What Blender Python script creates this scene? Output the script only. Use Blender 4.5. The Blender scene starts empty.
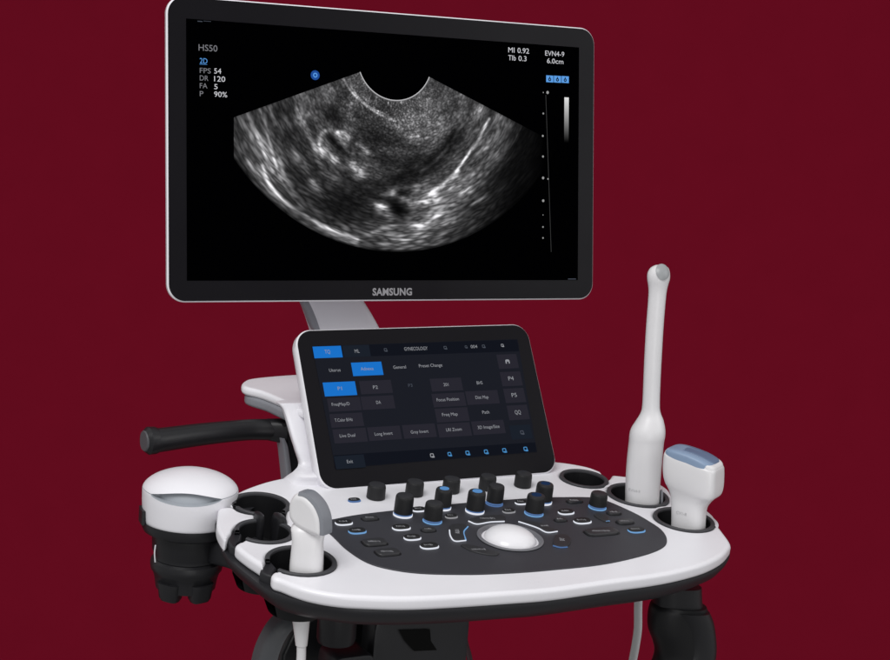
import bpy, math, random
import numpy as np
from mathutils import Vector, Matrix
random.seed(4); rng = np.random.default_rng(7)
C = bpy.context.scene.collection
sc = bpy.context.scene
V = lambda *a: np.array(a, float)
def nrm(v): v = np.asarray(v, float); return v/np.linalg.norm(v)

# ------------------------------------------------------------------ frames
# photograph geometry solved from the two 16:9 / 16:10 displays: focal 1670 px on 890 px width
F, CX, CY = 1670.0, 445.0, 330.0
XA = nrm([.881, -.021, .472])
UP0 = V(0, -1, 0); UP0 = nrm(UP0 - XA*(UP0@XA)); FR0 = np.cross(XA, UP0)
t12 = math.radians(12)
ZA = FR0*math.sin(t12) + UP0*math.cos(t12); YA = np.cross(ZA, XA)
RW = np.array([XA, YA, ZA])                      # camera-space vector -> world vector
MID = V(-.00064690, .15776476, 1.73976862)       # world origin: bottom middle of the touch panel
def c2w(p): return RW @ (np.asarray(p, float) - MID)
CAM = c2w([0, 0, 0])
def ray(x, y): return RW @ nrm([(x-CX)/F, (y-CY)/F, 1])
class Frame:
    def __init__(s, o, x, y):
        s.o = np.asarray(o, float); s.x = nrm(x); y = np.asarray(y, float)
        s.y = nrm(y - s.x*(y@s.x)); s.n = np.cross(s.x, s.y)
    def hit(s, px, py, h=0.0):
        d = ray(px, py); o = s.o + s.n*h
        k = ((o-CAM)@s.n)/(d@s.n); P = CAM + d*k - s.o
        return (float(P@s.x), float(P@s.y))
    def at(s, px, py, h=0.0):
        u, v = s.hit(px, py, h); return s.P(u, v, h)
    def P(s, u, v, h=0.0): return s.o + s.x*u + s.y*v + s.n*h
    def M(s, h=0.0):
        m = Matrix.Identity(4)
        for i in range(3):
            m[i][0] = s.x[i]; m[i][1] = s.y[i]; m[i][2] = s.n[i]; m[i][3] = (s.o+s.n*h)[i]
        return m
a5 = math.radians(-5)
CON = Frame([0, 0, 0], [1, 0, 0], [0, math.cos(a5), -math.sin(a5)])          # console top, 5 degrees down to the front
def camframe(t, x, y): return Frame(c2w(t), RW@V(*x), -(RW@V(*y)))
MON = camframe([-.0560, -.1909, 1.8461], [.8883, -.0149, .4590], [-.0026, .9993, .0374])
PAN = camframe([-.0167, .0771, 1.7656], [.8826, -.0256, .4694], [.1867, .9355, -.3001])
def vert(y): return Frame([0, y, 0], [1, 0, 0], [0, 0, 1])                     # vertical plane, faces the front
def horiz(z): return Frame([0, 0, z], [1, 0, 0], [0, 1, 0])

# ------------------------------------------------------------------ materials
def lin(r, g, b): return tuple((c/255/12.92 if c/255 <= .04045 else ((c/255+.055)/1.055)**2.4) for c in (r, g, b))+(1,)
def mat(name, col, rough=.4, spec=.5, bump=0.0, bscale=900, var=0.03, emit=None, es=1.0, metal=0, coat=0):
    m = bpy.data.materials.new(name); m.use_nodes = True
    nt = m.node_tree; b = nt.nodes['Principled BSDF']
    b.inputs['Roughness'].default_value = rough; b.inputs['Specular IOR Level'].default_value = spec
    b.inputs['Metallic'].default_value = metal; b.inputs['Coat Weight'].default_value = coat
    tc = nt.nodes.new('ShaderNodeTexCoord')
    nz = nt.nodes.new('ShaderNodeTexNoise'); nz.inputs['Scale'].default_value = 9; nz.inputs['Detail'].default_value = 4
    nt.links.new(tc.outputs['Object'], nz.inputs['Vector'])
    mp = nt.nodes.new('ShaderNodeMapRange'); mp.inputs[1].default_value = .3; mp.inputs[2].default_value = .7
    mp.inputs[3].default_value = 1-var; mp.inputs[4].default_value = 1+var
    nt.links.new(nz.outputs['Fac'], mp.inputs[0])
    vm = nt.nodes.new('ShaderNodeVectorMath'); vm.operation = 'SCALE'; vm.inputs[0].default_value = col[:3]
    nt.links.new(mp.outputs[0], vm.inputs['Scale']); nt.links.new(vm.outputs[0], b.inputs['Base Color'])
    mr = nt.nodes.new('ShaderNodeMapRange'); mr.inputs[1].default_value = .3; mr.inputs[2].default_value = .7
    mr.inputs[3].default_value = rough*.9; mr.inputs[4].default_value = min(1, rough*1.12)
    nt.links.new(nz.outputs['Fac'], mr.inputs[0]); nt.links.new(mr.outputs[0], b.inputs['Roughness'])
    if bump:
        n2 = nt.nodes.new('ShaderNodeTexNoise'); n2.inputs['Scale'].default_value = bscale; n2.inputs['Detail'].default_value = 3
        nt.links.new(tc.outputs['Object'], n2.inputs['Vector'])
        bp = nt.nodes.new('ShaderNodeBump'); bp.inputs['Strength'].default_value = bump; bp.inputs['Distance'].default_value = .0004
        nt.links.new(n2.outputs['Fac'], bp.inputs['Height']); nt.links.new(bp.outputs[0], b.inputs['Normal'])
    if emit:
        b.inputs['Emission Color'].default_value = emit; b.inputs['Emission Strength'].default_value = es
    return m
WHITE = mat('white_plastic', (.77, .76, .80), .30, .5, .15)
WARMW = mat('off_white_plastic', (.66, .66, .67), .45, .4, .15)
PROBEW = mat('probe_plastic', (.72, .71, .725), .30, .5, .08)
ARMG = mat('light_grey_plastic', (.66, .66, .70), .34, .45, .12)
GREY = mat('mid_grey_plastic', (.22, .225, .25), .4, .4, .12)
SLOTG = mat('slot_grey', (.36, .385, .42), .5, .3)
LENS = mat('rubber_lens_grey', (.20, .21, .235), .25, .6)
LENSL = mat('rubber_lens_light', (.30, .31, .32), .35, .5)
BLUEL = mat('rubber_lens_blue', (.22, .30, .43), .38, .4)
BLUED = mat('rubber_lens_blue_dark', (.12, .17, .27), .38, .4)
DARK = mat('charcoal_plastic', (.012, .012, .014), .36, .35, .25)
BODYD = mat('charcoal_under_shell', (.016, .016, .019), .42, .4, .3)
RIM = mat('holder_rubber', (.045, .045, .050), .5, .35, .2)
BLACK = mat('black_plastic', (.006, .006, .007), .45, .3, .2)
KNOB = mat('knob_rubber', (.012, .012, .013), .5, .35, .3, 1500)
KTOP = mat('knob_top', (.028, .028, .031), .42, .35, .15)
PANELD = mat('control_panel_coating', (.034, .034, .041), .5, .35, .25, 1300)
BEZEL = mat('bezel_gloss_black', (.0058, .0052, .0070), .3, .10)
SCREENB = mat('display_black', (.0003, .0003, .0005), .3, 0)
SILVER = mat('silver_trim', (.55, .54, .56), .3, .5, metal=.6)
BALL = mat('trackball_white', (.78, .77, .80), .22, .5)
def emis(name, col, s=1.0): return mat(name, (.0015, .0015, .0015), .6, 0, emit=col, es=s)
E_WHITE = emis('glow_white', lin(225, 228, 238), 1.0)
E_BLUE = emis('glow_blue', lin(120, 170, 222), .85)
E_DIM = emis('glow_dim', (.5, .5, .53, 1), .55)
E_CAP = emis('glow_cap', lin(95, 150, 210), .8)
E_CAP2 = emis('glow_cap_dim', lin(32, 52, 86), .8)
E_RINGB = emis('glow_ring_blue', lin(95, 130, 185), .7)
E_TXT = emis('screen_text_white', lin(205, 205, 210))
E_TXTG = emis('screen_text_grey', lin(120, 120, 125))
E_TXTB = emis('screen_text_blue', lin(90, 155, 225))
E_LOGO = emis('logo_silver_glow', lin(150, 148, 152), .8)  # silver brightness of the logo put in as self-glow, it is no lamp
E_UITXT = emis('ui_text', lin(145, 147, 153))
E_UIDIM = emis('ui_text_dim', lin(70, 75, 85))
E_UIBLUE = emis('ui_blue', lin(24, 112, 200))
E_UIICON = emis('ui_icon_blue', lin(70, 135, 190))
E_UIBG = emis('ui_background', lin(25, 27, 35))
E_UIBG2 = emis('ui_top_bar', lin(14, 17, 26))
E_UITILE = emis('ui_tile', lin(38, 37, 46))
E_UITAB = emis('ui_tab', lin(24, 30, 40))
E_LEG = emis('key_legend', lin(165, 165, 170))
E_MARK = emis('screen_mark', lin(150, 150, 150))
PRINT = mat('printed_grey', (.47, .47, .48), .5, .3)

# ------------------------------------------------------------------ objects
WLOC = {}
def finish(o, parent, label=None, sharp=35):
    me = o.data
    n = len(me.vertices); co = np.empty(n*3); me.vertices.foreach_get('co', co); co = co.reshape(-1, 3)
    L = (co.min(0)+co.max(0))/2
    me.vertices.foreach_set('co', (co-L).ravel()); me.update()
    for p in me.polygons: p.use_smooth = True
    me.set_sharp_from_angle(angle=math.radians(sharp))
    WLOC[o.name] = L
    if parent is not None:
        o.parent = parent; o.location = L - WLOC[parent.name]
    else: o.location = L
    if label: o['label'] = label
    C.objects.link(o)
    return o
def obj(name, vs, fs, m, parent, label=None, sharp=35, smooth=True):
    me = bpy.data.meshes.new(name); me.from_pydata([tuple(map(float, v)) for v in vs], [], fs); me.validate()
    import bmesh
    bm = bmesh.new(); bm.from_mesh(me); bmesh.ops.remove_doubles(bm, verts=bm.verts, dist=1e-6)
    bmesh.ops.recalc_face_normals(bm, faces=bm.faces); bm.to_mesh(me); bm.free()
    me.materials.append(m)
    return finish(bpy.data.objects.new(name, me), parent, label, sharp)
def thing(name, loc, label, cat):
    o = bpy.data.objects.new(name, None); o.empty_display_size = .05; C.objects.link(o)
    o.location = loc; WLOC[o.name] = np.asarray(loc, float); o['label'] = label; o['category'] = cat
    return o
class MB:
    def __init__(s): s.v = []; s.f = []
    def add(s, vs, fs):
        k = len(s.v); s.v += [np.asarray(v, float) for v in vs]; s.f += [tuple(i+k for i in f) for f in fs]; return s
    def out(s, name, m, parent, **k): return obj(name, s.v, s.f, m, parent, **k)
def catmull(P, n=8, closed=False):
    P = [np.asarray(p, float) for p in P]; out = []; N = len(P)
    rngk = range(N) if closed else range(N-1)
    for i in rngk:
        if closed: a, b, c, d = P[(i-1) % N], P[i], P[(i+1) % N], P[(i+2) % N]
        else: b, c = P[i], P[i+1]; a = P[i-1] if i else 2*b-c; d = P[i+2] if i+2 < N else 2*c-b
        for k in range(n):
            t = k/n
            out.append(.5*((2*b)+(c-a)*t+(2*a-5*b+4*c-d)*t*t+(3*b-a-3*c+d)*t**3))
    if not closed: out.append(P[-1])
    return out
def loft(mb, secs, seg=40, cap=True, interp=0):
    """secs: (centre, half-vector a, half-vector b, exponent)"""
    if interp:
        A = [np.concatenate([s[0], s[1], s[2], [s[3]]]) for s in secs]
        A = catmull(A, interp); secs = [(q[0:3], q[3:6], q[6:9], q[9]) for q in A]
    vs = []; fs = []
    for (c, a, b, e) in secs:
        for k in range(seg):
            t = 2*math.pi*k/seg; ct, st = math.cos(t), math.sin(t)
            vs.append(np.asarray(c)+np.asarray(a)*math.copysign(abs(ct)**(2/e), ct)+np.asarray(b)*math.copysign(abs(st)**(2/e), st))
    for i in range(len(secs)-1):
        for k in range(seg):
            j = (k+1) % seg; fs.append((i*seg+k, i*seg+j, (i+1)*seg+j, (i+1)*seg+k))
    if cap:
        fs.append(tuple(range(seg))[::-1]); n = (len(secs)-1)*seg; fs.append(tuple(range(n, n+seg)))
    return mb.add(vs, fs)
def lathe(mb, fr, u, v, prof, seg=48, a0=0, a1=2*math.pi, sx=1, sy=1):
    """prof: (radius, height) in frame fr about (u,v)"""
    full = abs(a1-a0-2*math.pi) < 1e-6; n = seg if full else seg+1
    vs = []; fs = []
    for (r, h) in prof:
        for k in range(n):
            t = a0+(a1-a0)*k/seg; vs.append(fr.P(u+r*math.cos(t)*sx, v+r*math.sin(t)*sy, h))
    for i in range(len(prof)-1):
        for k in range(seg):
            j = (k+1) % n if full else k+1
            fs.append((i*n+k, i*n+j, (i+1)*n+j, (i+1)*n+k))
    return mb.add(vs, fs)
def tube(mb, path, rad, seg=20, interp=6, up=V(0, 0, 1), cap=True):
    A = catmull([np.append(np.asarray(p, float), [r if np.isscalar(r) else r[0], r if np.isscalar(r) else r[1]]) for p, r in zip(path, rad)], interp) if interp else [np.append(p, [r, r]) for p, r in zip(path, rad)]
    secs = []
    for i, q in enumerate(A):
        d = nrm(A[min(i+1, len(A)-1)][:3]-A[max(i-1, 0)][:3])
        a = np.cross(d, up); a = nrm(a if np.linalg.norm(a) > 1e-3 else np.cross(d, V(1, 0, 0))); b = np.cross(d, a)
        secs.append((q[:3], a*q[3], b*q[4], 2.0))
    return loft(mb, secs, seg, cap)
def smoothbox(mb, fr, u0, u1, v0, v1, h0, h1, r=.002):
    """rounded box in a frame"""
    c = fr.P((u0+u1)/2, (v0+v1)/2, 0); a = fr.x*(u1-u0)/2; b = fr.y*(v1-v0)/2; secs = []
    for (h, k) in ((h0, r), (h0+r*.3, r*.3), (h0+r, 0), (h1-r, 0), (h1-r*.3, r*.3), (h1, r)):
        secs.append((c+fr.n*h, a*(1-k/np.linalg.norm(a)), b*(1-k/np.linalg.norm(b)), 7.0))
    return loft(mb, secs, 48)
def area2(lp): return sum(lp[i][0]*lp[(i+1) % len(lp)][1]-lp[(i+1) % len(lp)][0]*lp[i][1] for i in range(len(lp)))
def offs(lp, d):
    """move a loop to its left by d (mitred, limited)"""
    out = []; N = len(lp)
    for i in range(N):
        p = np.array(lp[i]); a = nrm(p-np.array(lp[i-1])); b = nrm(np.array(lp[(i+1) % N])-p)
        na, nb = np.array([-a[1], a[0]]), np.array([-b[1], b[0]]); m = na+nb; L = np.linalg.norm(m)
        m = na if L < .3 else m/L; out.append(p+m*d/max(m@na, .7))
    return out
def plate(name, loops, fr, h, th, bev, m, parent, res=6, **k):
    """flat sheet with holes; top face at height h, thickness th, rounded edge bev"""
    from mathutils.geometry import delaunay_2d_cdt
    L = []
    for i, lp in enumerate(loops):
        q = [lp[0]]
        for p in lp[1:]:
            if math.hypot(p[0]-q[-1][0], p[1]-q[-1][1]) > 2e-4: q.append(p)
        if math.hypot(q[0][0]-q[-1][0], q[0][1]-q[-1][1]) < 2e-4: q.pop()
        if (area2(q) > 0) != (i == 0): q = q[::-1]
        L.append(q)
    lev = []
    for t in range(res+1):
        a = math.pi/2*(1-t/res); lev.append((bev*(1-math.cos(a)), h-bev*(1-math.sin(a))))      # inset, height from top round to side
    lev += [(i_, 2*h-th-z_) for i_, z_ in lev[::-1]]
    vs = []; fs = []; caps = [[], []]
    for q in L:
        N = len(q); b0 = len(vs)
        for d, z in lev:
            vs += [fr.P(p[0], p[1], z) for p in offs(q, d)]
        for r in range(len(lev)-1):
            for c_ in range(N): fs.append((b0+r*N+c_, b0+(r+1)*N+c_, b0+(r+1)*N+(c_+1) % N, b0+r*N+(c_+1) % N))
        caps[0].append((b0, N)); caps[1].append((b0+(len(lev)-1)*N, N))
    nside = len(fs); TL = [offs(q, bev) for q in L]; pts = [p for q in TL for p in q]; ed = []; b0 = 0
    for q in TL: ed += [(b0+i, b0+(i+1) % len(q)) for i in range(len(q))]; b0 += len(q)
    V2, _, F2, OV, _, _ = delaunay_2d_cdt([Vector((float(p[0]), float(p[1]))) for p in pts], ed, [], 0, 1e-7)
    def inside(x, y):
        c_ = False
        for q in TL:
            n_ = len(q)
            for i in range(n_):
                x1, y1 = q[i]; x2, y2 = q[(i+1) % n_]
                if (y1 > y) != (y2 > y) and x < (x2-x1)*(y-y1)/(y2-y1)+x1: c_ = not c_
        return c_
    base = len(vs); vs += [fr.P(p[0], p[1], h) for p in V2]; base2 = len(vs); vs += [fr.P(p[0], p[1], h-th) for p in V2]
    for f in F2:
        cx_ = sum(V2[i][0] for i in f)/len(f); cy_ = sum(V2[i][1] for i in f)/len(f)
        if inside(cx_, cy_): fs.append(tuple(base+i for i in f)); fs.append(tuple(base2+i for i in f[::-1]))
    o = obj(name, vs, fs, m, parent, **k)
    nn = fr.n
    for p in o.data.polygons:
        if len(p.vertices) == 3: p.use_smooth = False
    return o
def curve2mesh(name, cu, mtx, m, parent, **k):
    t = bpy.data.objects.new('tmp', cu); C.objects.link(t)
    dg = bpy.context.evaluated_depsgraph_get(); dg.update()
    me = bpy.data.meshes.new_from_object(t.evaluated_get(dg)); bpy.data.objects.remove(t); bpy.data.curves.remove(cu)
    me.transform(mtx); me.name = name; me.materials.clear(); me.materials.append(m)
    return finish(bpy.data.objects.new(name, me), parent, **k)
def rrect(u0, u1, v0, v1, r, n=8):
    out = []
    for cx, cy, a in ((u1-r, v1-r, 0), (u0+r, v1-r, 90), (u0+r, v0+r, 180), (u1-r, v0+r, 270)):
        for k in range(n+1):
            t = math.radians(a+90*k/n); out.append((cx+r*math.cos(t), cy+r*math.sin(t)))
    return out
def circ(u, v, r, n=48, sy=1): return [(u+r*math.cos(2*math.pi*k/n), v+r*sy*math.sin(2*math.pi*k/n)) for k in range(n)]
def text(name, s, fr, x0, yb, w, hpx, m, parent, h=.0004, bold=0, spacing=1.0, th=.0001):
    """writing that starts at photo point (x0,yb) on the frame, w px wide and hpx px tall capitals"""
    u0, v0 = fr.hit(x0, yb, h); u1, _ = fr.hit(x0+w, yb, h); _, v1 = fr.hit(x0, yb-hpx, h)
    cu = bpy.data.curves.new(name, 'FONT'); cu.body = s; cu.size = 1; cu.offset = bold; cu.space_character = spacing
    cu.extrude = 0; cu.resolution_u = 3
    t = bpy.data.objects.new('tmp', cu); C.objects.link(t)
    dg = bpy.context.evaluated_depsgraph_get(); dg.update()
    me = bpy.data.meshes.new_from_object(t.evaluated_get(dg)); bpy.data.objects.remove(t); bpy.data.curves.remove(cu)
    n = len(me.vertices); co = np.empty(n*3); me.vertices.foreach_get('co', co); co = co.reshape(-1, 3)
    x_0, x_1 = co[:, 0].min(), co[:, 0].max(); sx = (u1-u0)/(x_1-x_0); sy = (v1-v0)/.70
    W = fr.o+np.outer((co[:, 0]-x_0)*sx+u0, fr.x)+np.outer(co[:, 1]*sy+v0, fr.y)+fr.n*h
    me.vertices.foreach_set('co', W.ravel()); me.update(); me.name = name; me.materials.clear(); me.materials.append(m)
    return finish(bpy.data.objects.new(name, me), parent)
def flat(name, fr, pts, h, m, parent, **k):
    return obj(name, [fr.P(u, v, h) for u, v in pts], [tuple(range(len(pts)))], m, parent, **k)
def pxquad(fr, x0, y0, x1, y1, h=0):
    """upright rectangle in the frame from photo corners"""
    a = fr.hit(x0, y0, h); b = fr.hit(x1, y1, h); return [(a[0], b[1]), (b[0], b[1]), (b[0], a[1]), (a[0], a[1])]

# ================================================================== the machine
root = thing('ultrasound_machine', (0, .02, -.45), 'white and charcoal ultrasound machine with large monitor above a tilted touch panel', 'ultrasound machine')
c = CON.hit
def cl(pts, h=0): return [CON.hit(x, y, h) for x, y in pts]

# ---- console: holder centres and radii
def disc(x, y, rpx, h=0):
    u, v = CON.hit(x, y, h); r = (CON.hit(x+rpx, y, h)[0]-CON.hit(x-rpx, y, h)[0])/2*0.885
    return u, v, r
PXM = .00098
HOLD = {}
for k, (x, y, rp) in dict(A=(261, 503.5, 28.5), B=(264.5, 531, 29), D=(301, 560.5, 35), R0=(584, 478.5, 24), R1=(638, 495, 30.5), R2=(684, 519.5, 30)).items():
    u, v = CON.hit(x, y); dist = np.linalg.norm(CON.P(u, v)-CAM); HOLD[k] = (u, v, rp*dist/F)
def arc(k, p0, p1, ccw, dr=0, n=26):
    """arc around holder k from the direction of point p0 to that of p1"""
    u, v, r = HOLD[k]; a0 = math.atan2(p0[1]-v, p0[0]-u); a1 = math.atan2(p1[1]-v, p1[0]-u)
    if ccw and a1 < a0: a1 += 2*math.pi
    if not ccw and a1 > a0: a1 -= 2*math.pi
    return [(u+(r+dr)*math.cos(a0+(a1-a0)*i/n), v+(r+dr)*math.sin(a0+(a1-a0)*i/n)) for i in range(n+1)]
LO = -.007
front = [(277.5, 570.9, 0), (273.6, 571.4, 0), (271.4, 574.3, 0), (273.8, 577.8, 0), (280.5, 587.6, LO), (294, 593, LO), (309, 597.5, LO), (330, 601.5, LO), (356, 604, LO), (403, 605.3, LO), (450, 603.5, LO), (510, 599.5, LO),
         (553, 596, LO), (616, 587, LO), (650, 582.5, LO), (679, 577, LO), (705, 569.5, LO), (721.5, 561, LO), (729, 553, LO), (730.6, 545, -.002), (728.5, 538.5, 0), (722.5, 530.5, 0), (717, 523, 0), (713.5, 515, 0), (702, 506.5, 0),
         (686, 501, 0), (674, 498.5, 0), (668.5, 489, 0), (655, 481, 0), (640, 477.5, 0), (625, 475.8, 0), (612, 474.5, 0)]
fpts = [np.array(CON.hit(x, y, h)) for x, y, h in front]
fr_sm = [tuple(p) for p in catmull(fpts, 5)]
# back right, with the cable slot into holder R0
s1, s2 = CON.hit(610, 477.5), CON.hit(603, 474)
backr = [CON.hit(600, 470.8), CON.hit(590, 467.3)] + [CON.hit(575, 463.5), CON.hit(557, 461)]
backr = [tuple(p) for p in catmull([np.array(p) for p in [CON.hit(601, 471.2), CON.hit(590, 467), CON.hit(575, 463.8), CON.hit(557, 461.3), CON.hit(530, 459)]], 5)]
back = [CON.hit(420, 462), CON.hit(330, 471)]
backl = [tuple(p) for p in catmull([np.array(CON.hit(x, y)) for x, y in [(300, 475.5), (285, 477), (270, 480), (255, 484.5), (240, 490.5), (229, 497.5), (223.5, 503)]], 5)]
sl1 = [CON.hit(225, 505), CON.hit(231, 504.6)]
arcA = arc('A', CON.hit(232, 505), CON.hit(288.5, 511), False)
arcB = arc('B', CON.hit(291, 523), CON.hit(240, 541), False)
tab2 = [CON.hit(241, 541.3)]+[tuple(p) for p in catmull([np.array(CON.hit(x, y, h)) for x, y, h in [(239.5, 541.5, 0), (235.8, 544, 0), (236.3, 554.5, LO), (247, 563, LO), (258, 570.3, LO)]], 4)] + [CON.hit(263, 565.5)]
arcD = arc('D', CON.hit(266.5, 560), CON.hit(271, 567.5), False)
R0arc = arc('R0', s1, s2, False)
main = list(fr_sm)+[s1]+R0arc[1:-1]+[s2]+backr+back+backl+sl1+arcA+arcB+tab2+arcD[:-1]
def hole(k, dr=0): u, v, r = HOLD[k]; return circ(u, v, r+dr, 56)
console = plate('console_top', [main, hole('R1'), hole('R2')], CON, 0, .013, .0042, WHITE, root)
tab1 = [tuple(p) for p in catmull([np.array(CON.hit(x, y)) for x, y in [(219.7, 508), (232, 507), (238.5, 511), (246.4, 513.4), (254.3, 514.8), (254.3, 518.6), (245, 520), (237.5, 523.6), (233, 527.8), (231, 531.6), (228.8, 534.5), (227, 538.3), (224, 538.6), (220, 533), (217, 525), (217.6, 514)]], 4, True)]
plate('console_edge_tab', [tab1], CON, 0, .013, .0030, WHITE, root)

# ---- charcoal under shell
hull = [(273, 591.5), (294, 598), (320, 603), (356, 608), (403, 609), (450, 607.5), (510, 603.5), (553, 600), (616, 591), (650, 586.5), (679, 581), (705, 573), (722, 565), (730, 556), (730.5, 549), (725, 539), (716, 528), (710, 516),
        (690, 505), (668, 496), (655, 488), (625, 481), (600, 477), (560, 468), (500, 468), (400, 475), (320, 480), (285, 483), (262, 489), (240, 497), (224, 508), (214.5, 522), (218.5, 541), (225, 553), (233, 562), (246, 573), (259, 583)]
HB = [np.array(CON.hit(x, y, -.011)) for x, y in hull]
HB = catmull(HB, 4, True)
cen = sum(HB)/len(HB)
def inset(pts, d):
    out = []; N = len(pts)
    for i in range(N):
        t = pts[(i+2) % N]-pts[(i-2) % N]; t = t/np.linalg.norm(t); out.append(pts[i]+np.array([-t[1], t[0]])*d)
    return out
sgn = 1 if sum(HB[i][0]*HB[(i+1) % len(HB)][1]-HB[(i+1) % len(HB)][0]*HB[i][1] for i in range(len(HB))) > 0 else -1
mb = MB(); vs = []; fs = []; N = len(HB)
levels = [(-.0132, .022), (-.0127, .005), (-.0125, .0012), (-.0145, .0006), (-.019, .002), (-.027, .007), (-.033, .014), (-.036, .022), (-.0365, .03), (-.041, .032), (-.043, .036)]
for h, d in levels:
    for p in inset(HB, d*sgn): vs.append(CON.P(p[0], p[1], h))
for i in range(len(levels)-1):
    for k in range(N): fs.append((i*N+k, i*N+(k+1) % N, (i+1)*N+(k+1) % N, (i+1)*N+k))
fs.append(tuple((len(levels)-1)*N+k for k in range(N)))
mb.add(vs, fs); mb.out('under_shell', BODYD, root, sharp=50)

# ---- probe holders (rim + cup), open to the cable slots
def holder(k, gaps, depth=.042, label=None):
    u, v, r = HOLD[k]
    spans = []
    if gaps:
        gaps = sorted(gaps); 
        for i, (g0, g1) in enumerate(gaps):
            n0 = gaps[(i+1) % len(gaps)][0]; n0 += 2*math.pi if n0 < g1 else 0; spans.append((g1, n0))
    else: spans = [(0, 2*math.pi)]
    cup = MB(); rim = MB()
    for a0, a1 in spans:
        lathe(cup, CON, u, v, [(r-.0005, -.002), (r-.001, -depth+.012), (r-.006, -depth), (r-.010, -depth), (r-.0075, -depth+.014), (r-.0040, -.0015)], 48, a0, a1)
        lathe(rim, CON, u, v, [(r+.0004, -.008), (r+.0006, .0004), (r, .0011), (r-.0025, .0012), (r-.0036, .0006), (r-.0040, -.0006), (r-.0038, -.0020), (r+.0004, -.0020)], 48, a0, a1)
    lathe(cup, CON, u, v, [(r-.006, -depth), (.0001, -depth-.001)], 48)
    hd = cup.out('probe_holder', BLACK, root)
    rim.out('holder_rim', RIM, hd)
    return hd
def ang(k, x, y): u, v, r = HOLD[k]; p = CON.hit(x, y); return math.atan2(p[1]-v, p[0]-u)
def gap(k, x0, y0, x1, y1):
    a, b = ang(k, x0, y0), ang(k, x1, y1)
    while b < a: b += 2*math.pi
    return (a, b)
holder('A', [gap('A', 232, 505, 233, 508) if 0 else (ang('A', 231, 504)-.0, ang('A', 231, 508)+0.0), gap('A', 257, 514.5, 286, 512)])
holder('B', [gap('B', 287, 521, 257, 520), gap('B', 232, 531, 241, 541)], .055)
holder('D', [gap('D', 266.5, 560, 277, 570.5)], .048)
holder('R0', [])
holder('R1', [])
holder('R2', [])
# dark walls where the slots run out through the shell edge, and the prongs between the two rear left holders
for pts, dz in (([(233, 529), (242, 534), (240.5, 540.5), (237, 542.5), (236, 548), (231, 546), (227.5, 540.5), (229, 534)], -.004), ([(263.5, 562.5), (268, 558.5), (277, 568), (273.5, 571.5), (271.8, 576), (266, 574.5), (260, 571)], -.004), ([(222, 505.5), (233, 504), (234, 508), (220, 508.3)], -.003),
                ([(256, 512), (288, 510), (291, 526), (256, 524)], -.030)):
    plate('slot_wall', [[CON.hit(x, y, dz) for x, y in pts]], CON, dz, .022, .002, BODYD if dz > -.02 else BLACK, root)
for x, y, w, hgt in ((259, 519, 4.3, .006), (279.5, 520, 5.6, .005)):
    u, v = CON.hit(x, y); r = w*PXM*1.02; mb = MB()
    loft(mb, [(CON.P(u, v, -.05), CON.x*r, CON.y*r*2.0, 2.6), (CON.P(u, v, hgt-.004), CON.x*r, CON.y*r*2.0, 2.6), (CON.P(u, v, hgt-.001), CON.x*r*.8, CON.y*r*1.8, 2.4), (CON.P(u, v, hgt), CON.x*r*.4, CON.y*r*1.0, 2.2)], 24)
    mb.out('holder_prong', DARK, root)

# ---- charcoal control panel
cp = [(322, 526), (324, 521), (333, 519), (361, 514), (414, 508), (458, 503.3), (500, 500), (530, 498), (557, 497), (588, 497), (604, 499.5), (633, 512), (650, 521.5), (662, 530), (667, 539), (663, 547), (643, 555), (602, 564), (551, 569.5), (520, 572), (490, 573.5), (463, 574), (422, 573), (391, 569), (367, 562), (346.6, 549), (333, 536)]
cpl = [tuple(p) for p in catmull([np.array(CON.hit(x, y, .001)) for x, y in cp], 5, True)]
ball_c = CON.hit(510, 539.3); BR = 33.5*np.linalg.norm(CON.P(*ball_c)-CAM)/F
panel = plate('control_panel', [cpl, circ(ball_c[0], ball_c[1], BR*.93, 64)], CON, .0012, .006, .0008, PANELD, root)
# trackball in its dished ring
mb = MB(); lathe(mb, CON, *ball_c, [(BR*.95, -.002), (BR*.95, .0012), (BR*1.0, .0022), (BR*.95, .0034), (BR*.90, .0030), (BR*.86, .0005), (BR*.80, -.0030), (BR*.76, -.004)], 72)
mb.out('trackball_ring', mat('ring_grey', (.15, .15, .165), .35, .5), root)
mb = MB(); rb = 26.6/33.5*BR; prof = []
for i in range(26):
    a = math.radians(90-i*4.4); prof.append((max(rb*math.cos(a), 1e-5), -.0015+.0138*math.sin(a)))
lathe(mb, CON, *ball_c, prof, 72); mb.out('trackball', BALL, root)

# ---- keys
def pt(x, y, h=.0012): return CON.hit(x, y, h)
def legend(x, y, w, par, h, rows=1):
    mb = MB(); n = max(3, int(w/1.6))
    for r in range(rows):
        for k in range(n):
            x0 = x-w/2+k*w/n; u, v = CON.hit(x0, y+r*1.5, h); l = .0011*random.uniform(.6, 1.0); hh = .0013*random.uniform(.8, 1.3)
            mb.add([CON.P(u, v-hh, h), CON.P(u+l*.5, v-hh, h), CON.P(u+l*.45, v+hh, h), CON.P(u, v+hh, h)], [(0, 1, 2, 3)])
            if random.random() < .7: mb.add([CON.P(u+l*.5, v-hh, h), CON.P(u+l, v-hh, h), CON.P(u+l, v-hh*.4, h), CON.P(u+l*.45, v-hh*.4, h)], [(0, 1, 2, 3)])
            if random.random() < .5: mb.add([CON.P(u+l*.45, v+hh, h), CON.P(u+l, v+hh, h), CON.P(u+l, v+hh*.4, h), CON.P(u+l*.45, v+hh*.4, h)], [(3, 2, 1, 0)])
    mb.out('key_legend', E_LEG, par)
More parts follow.
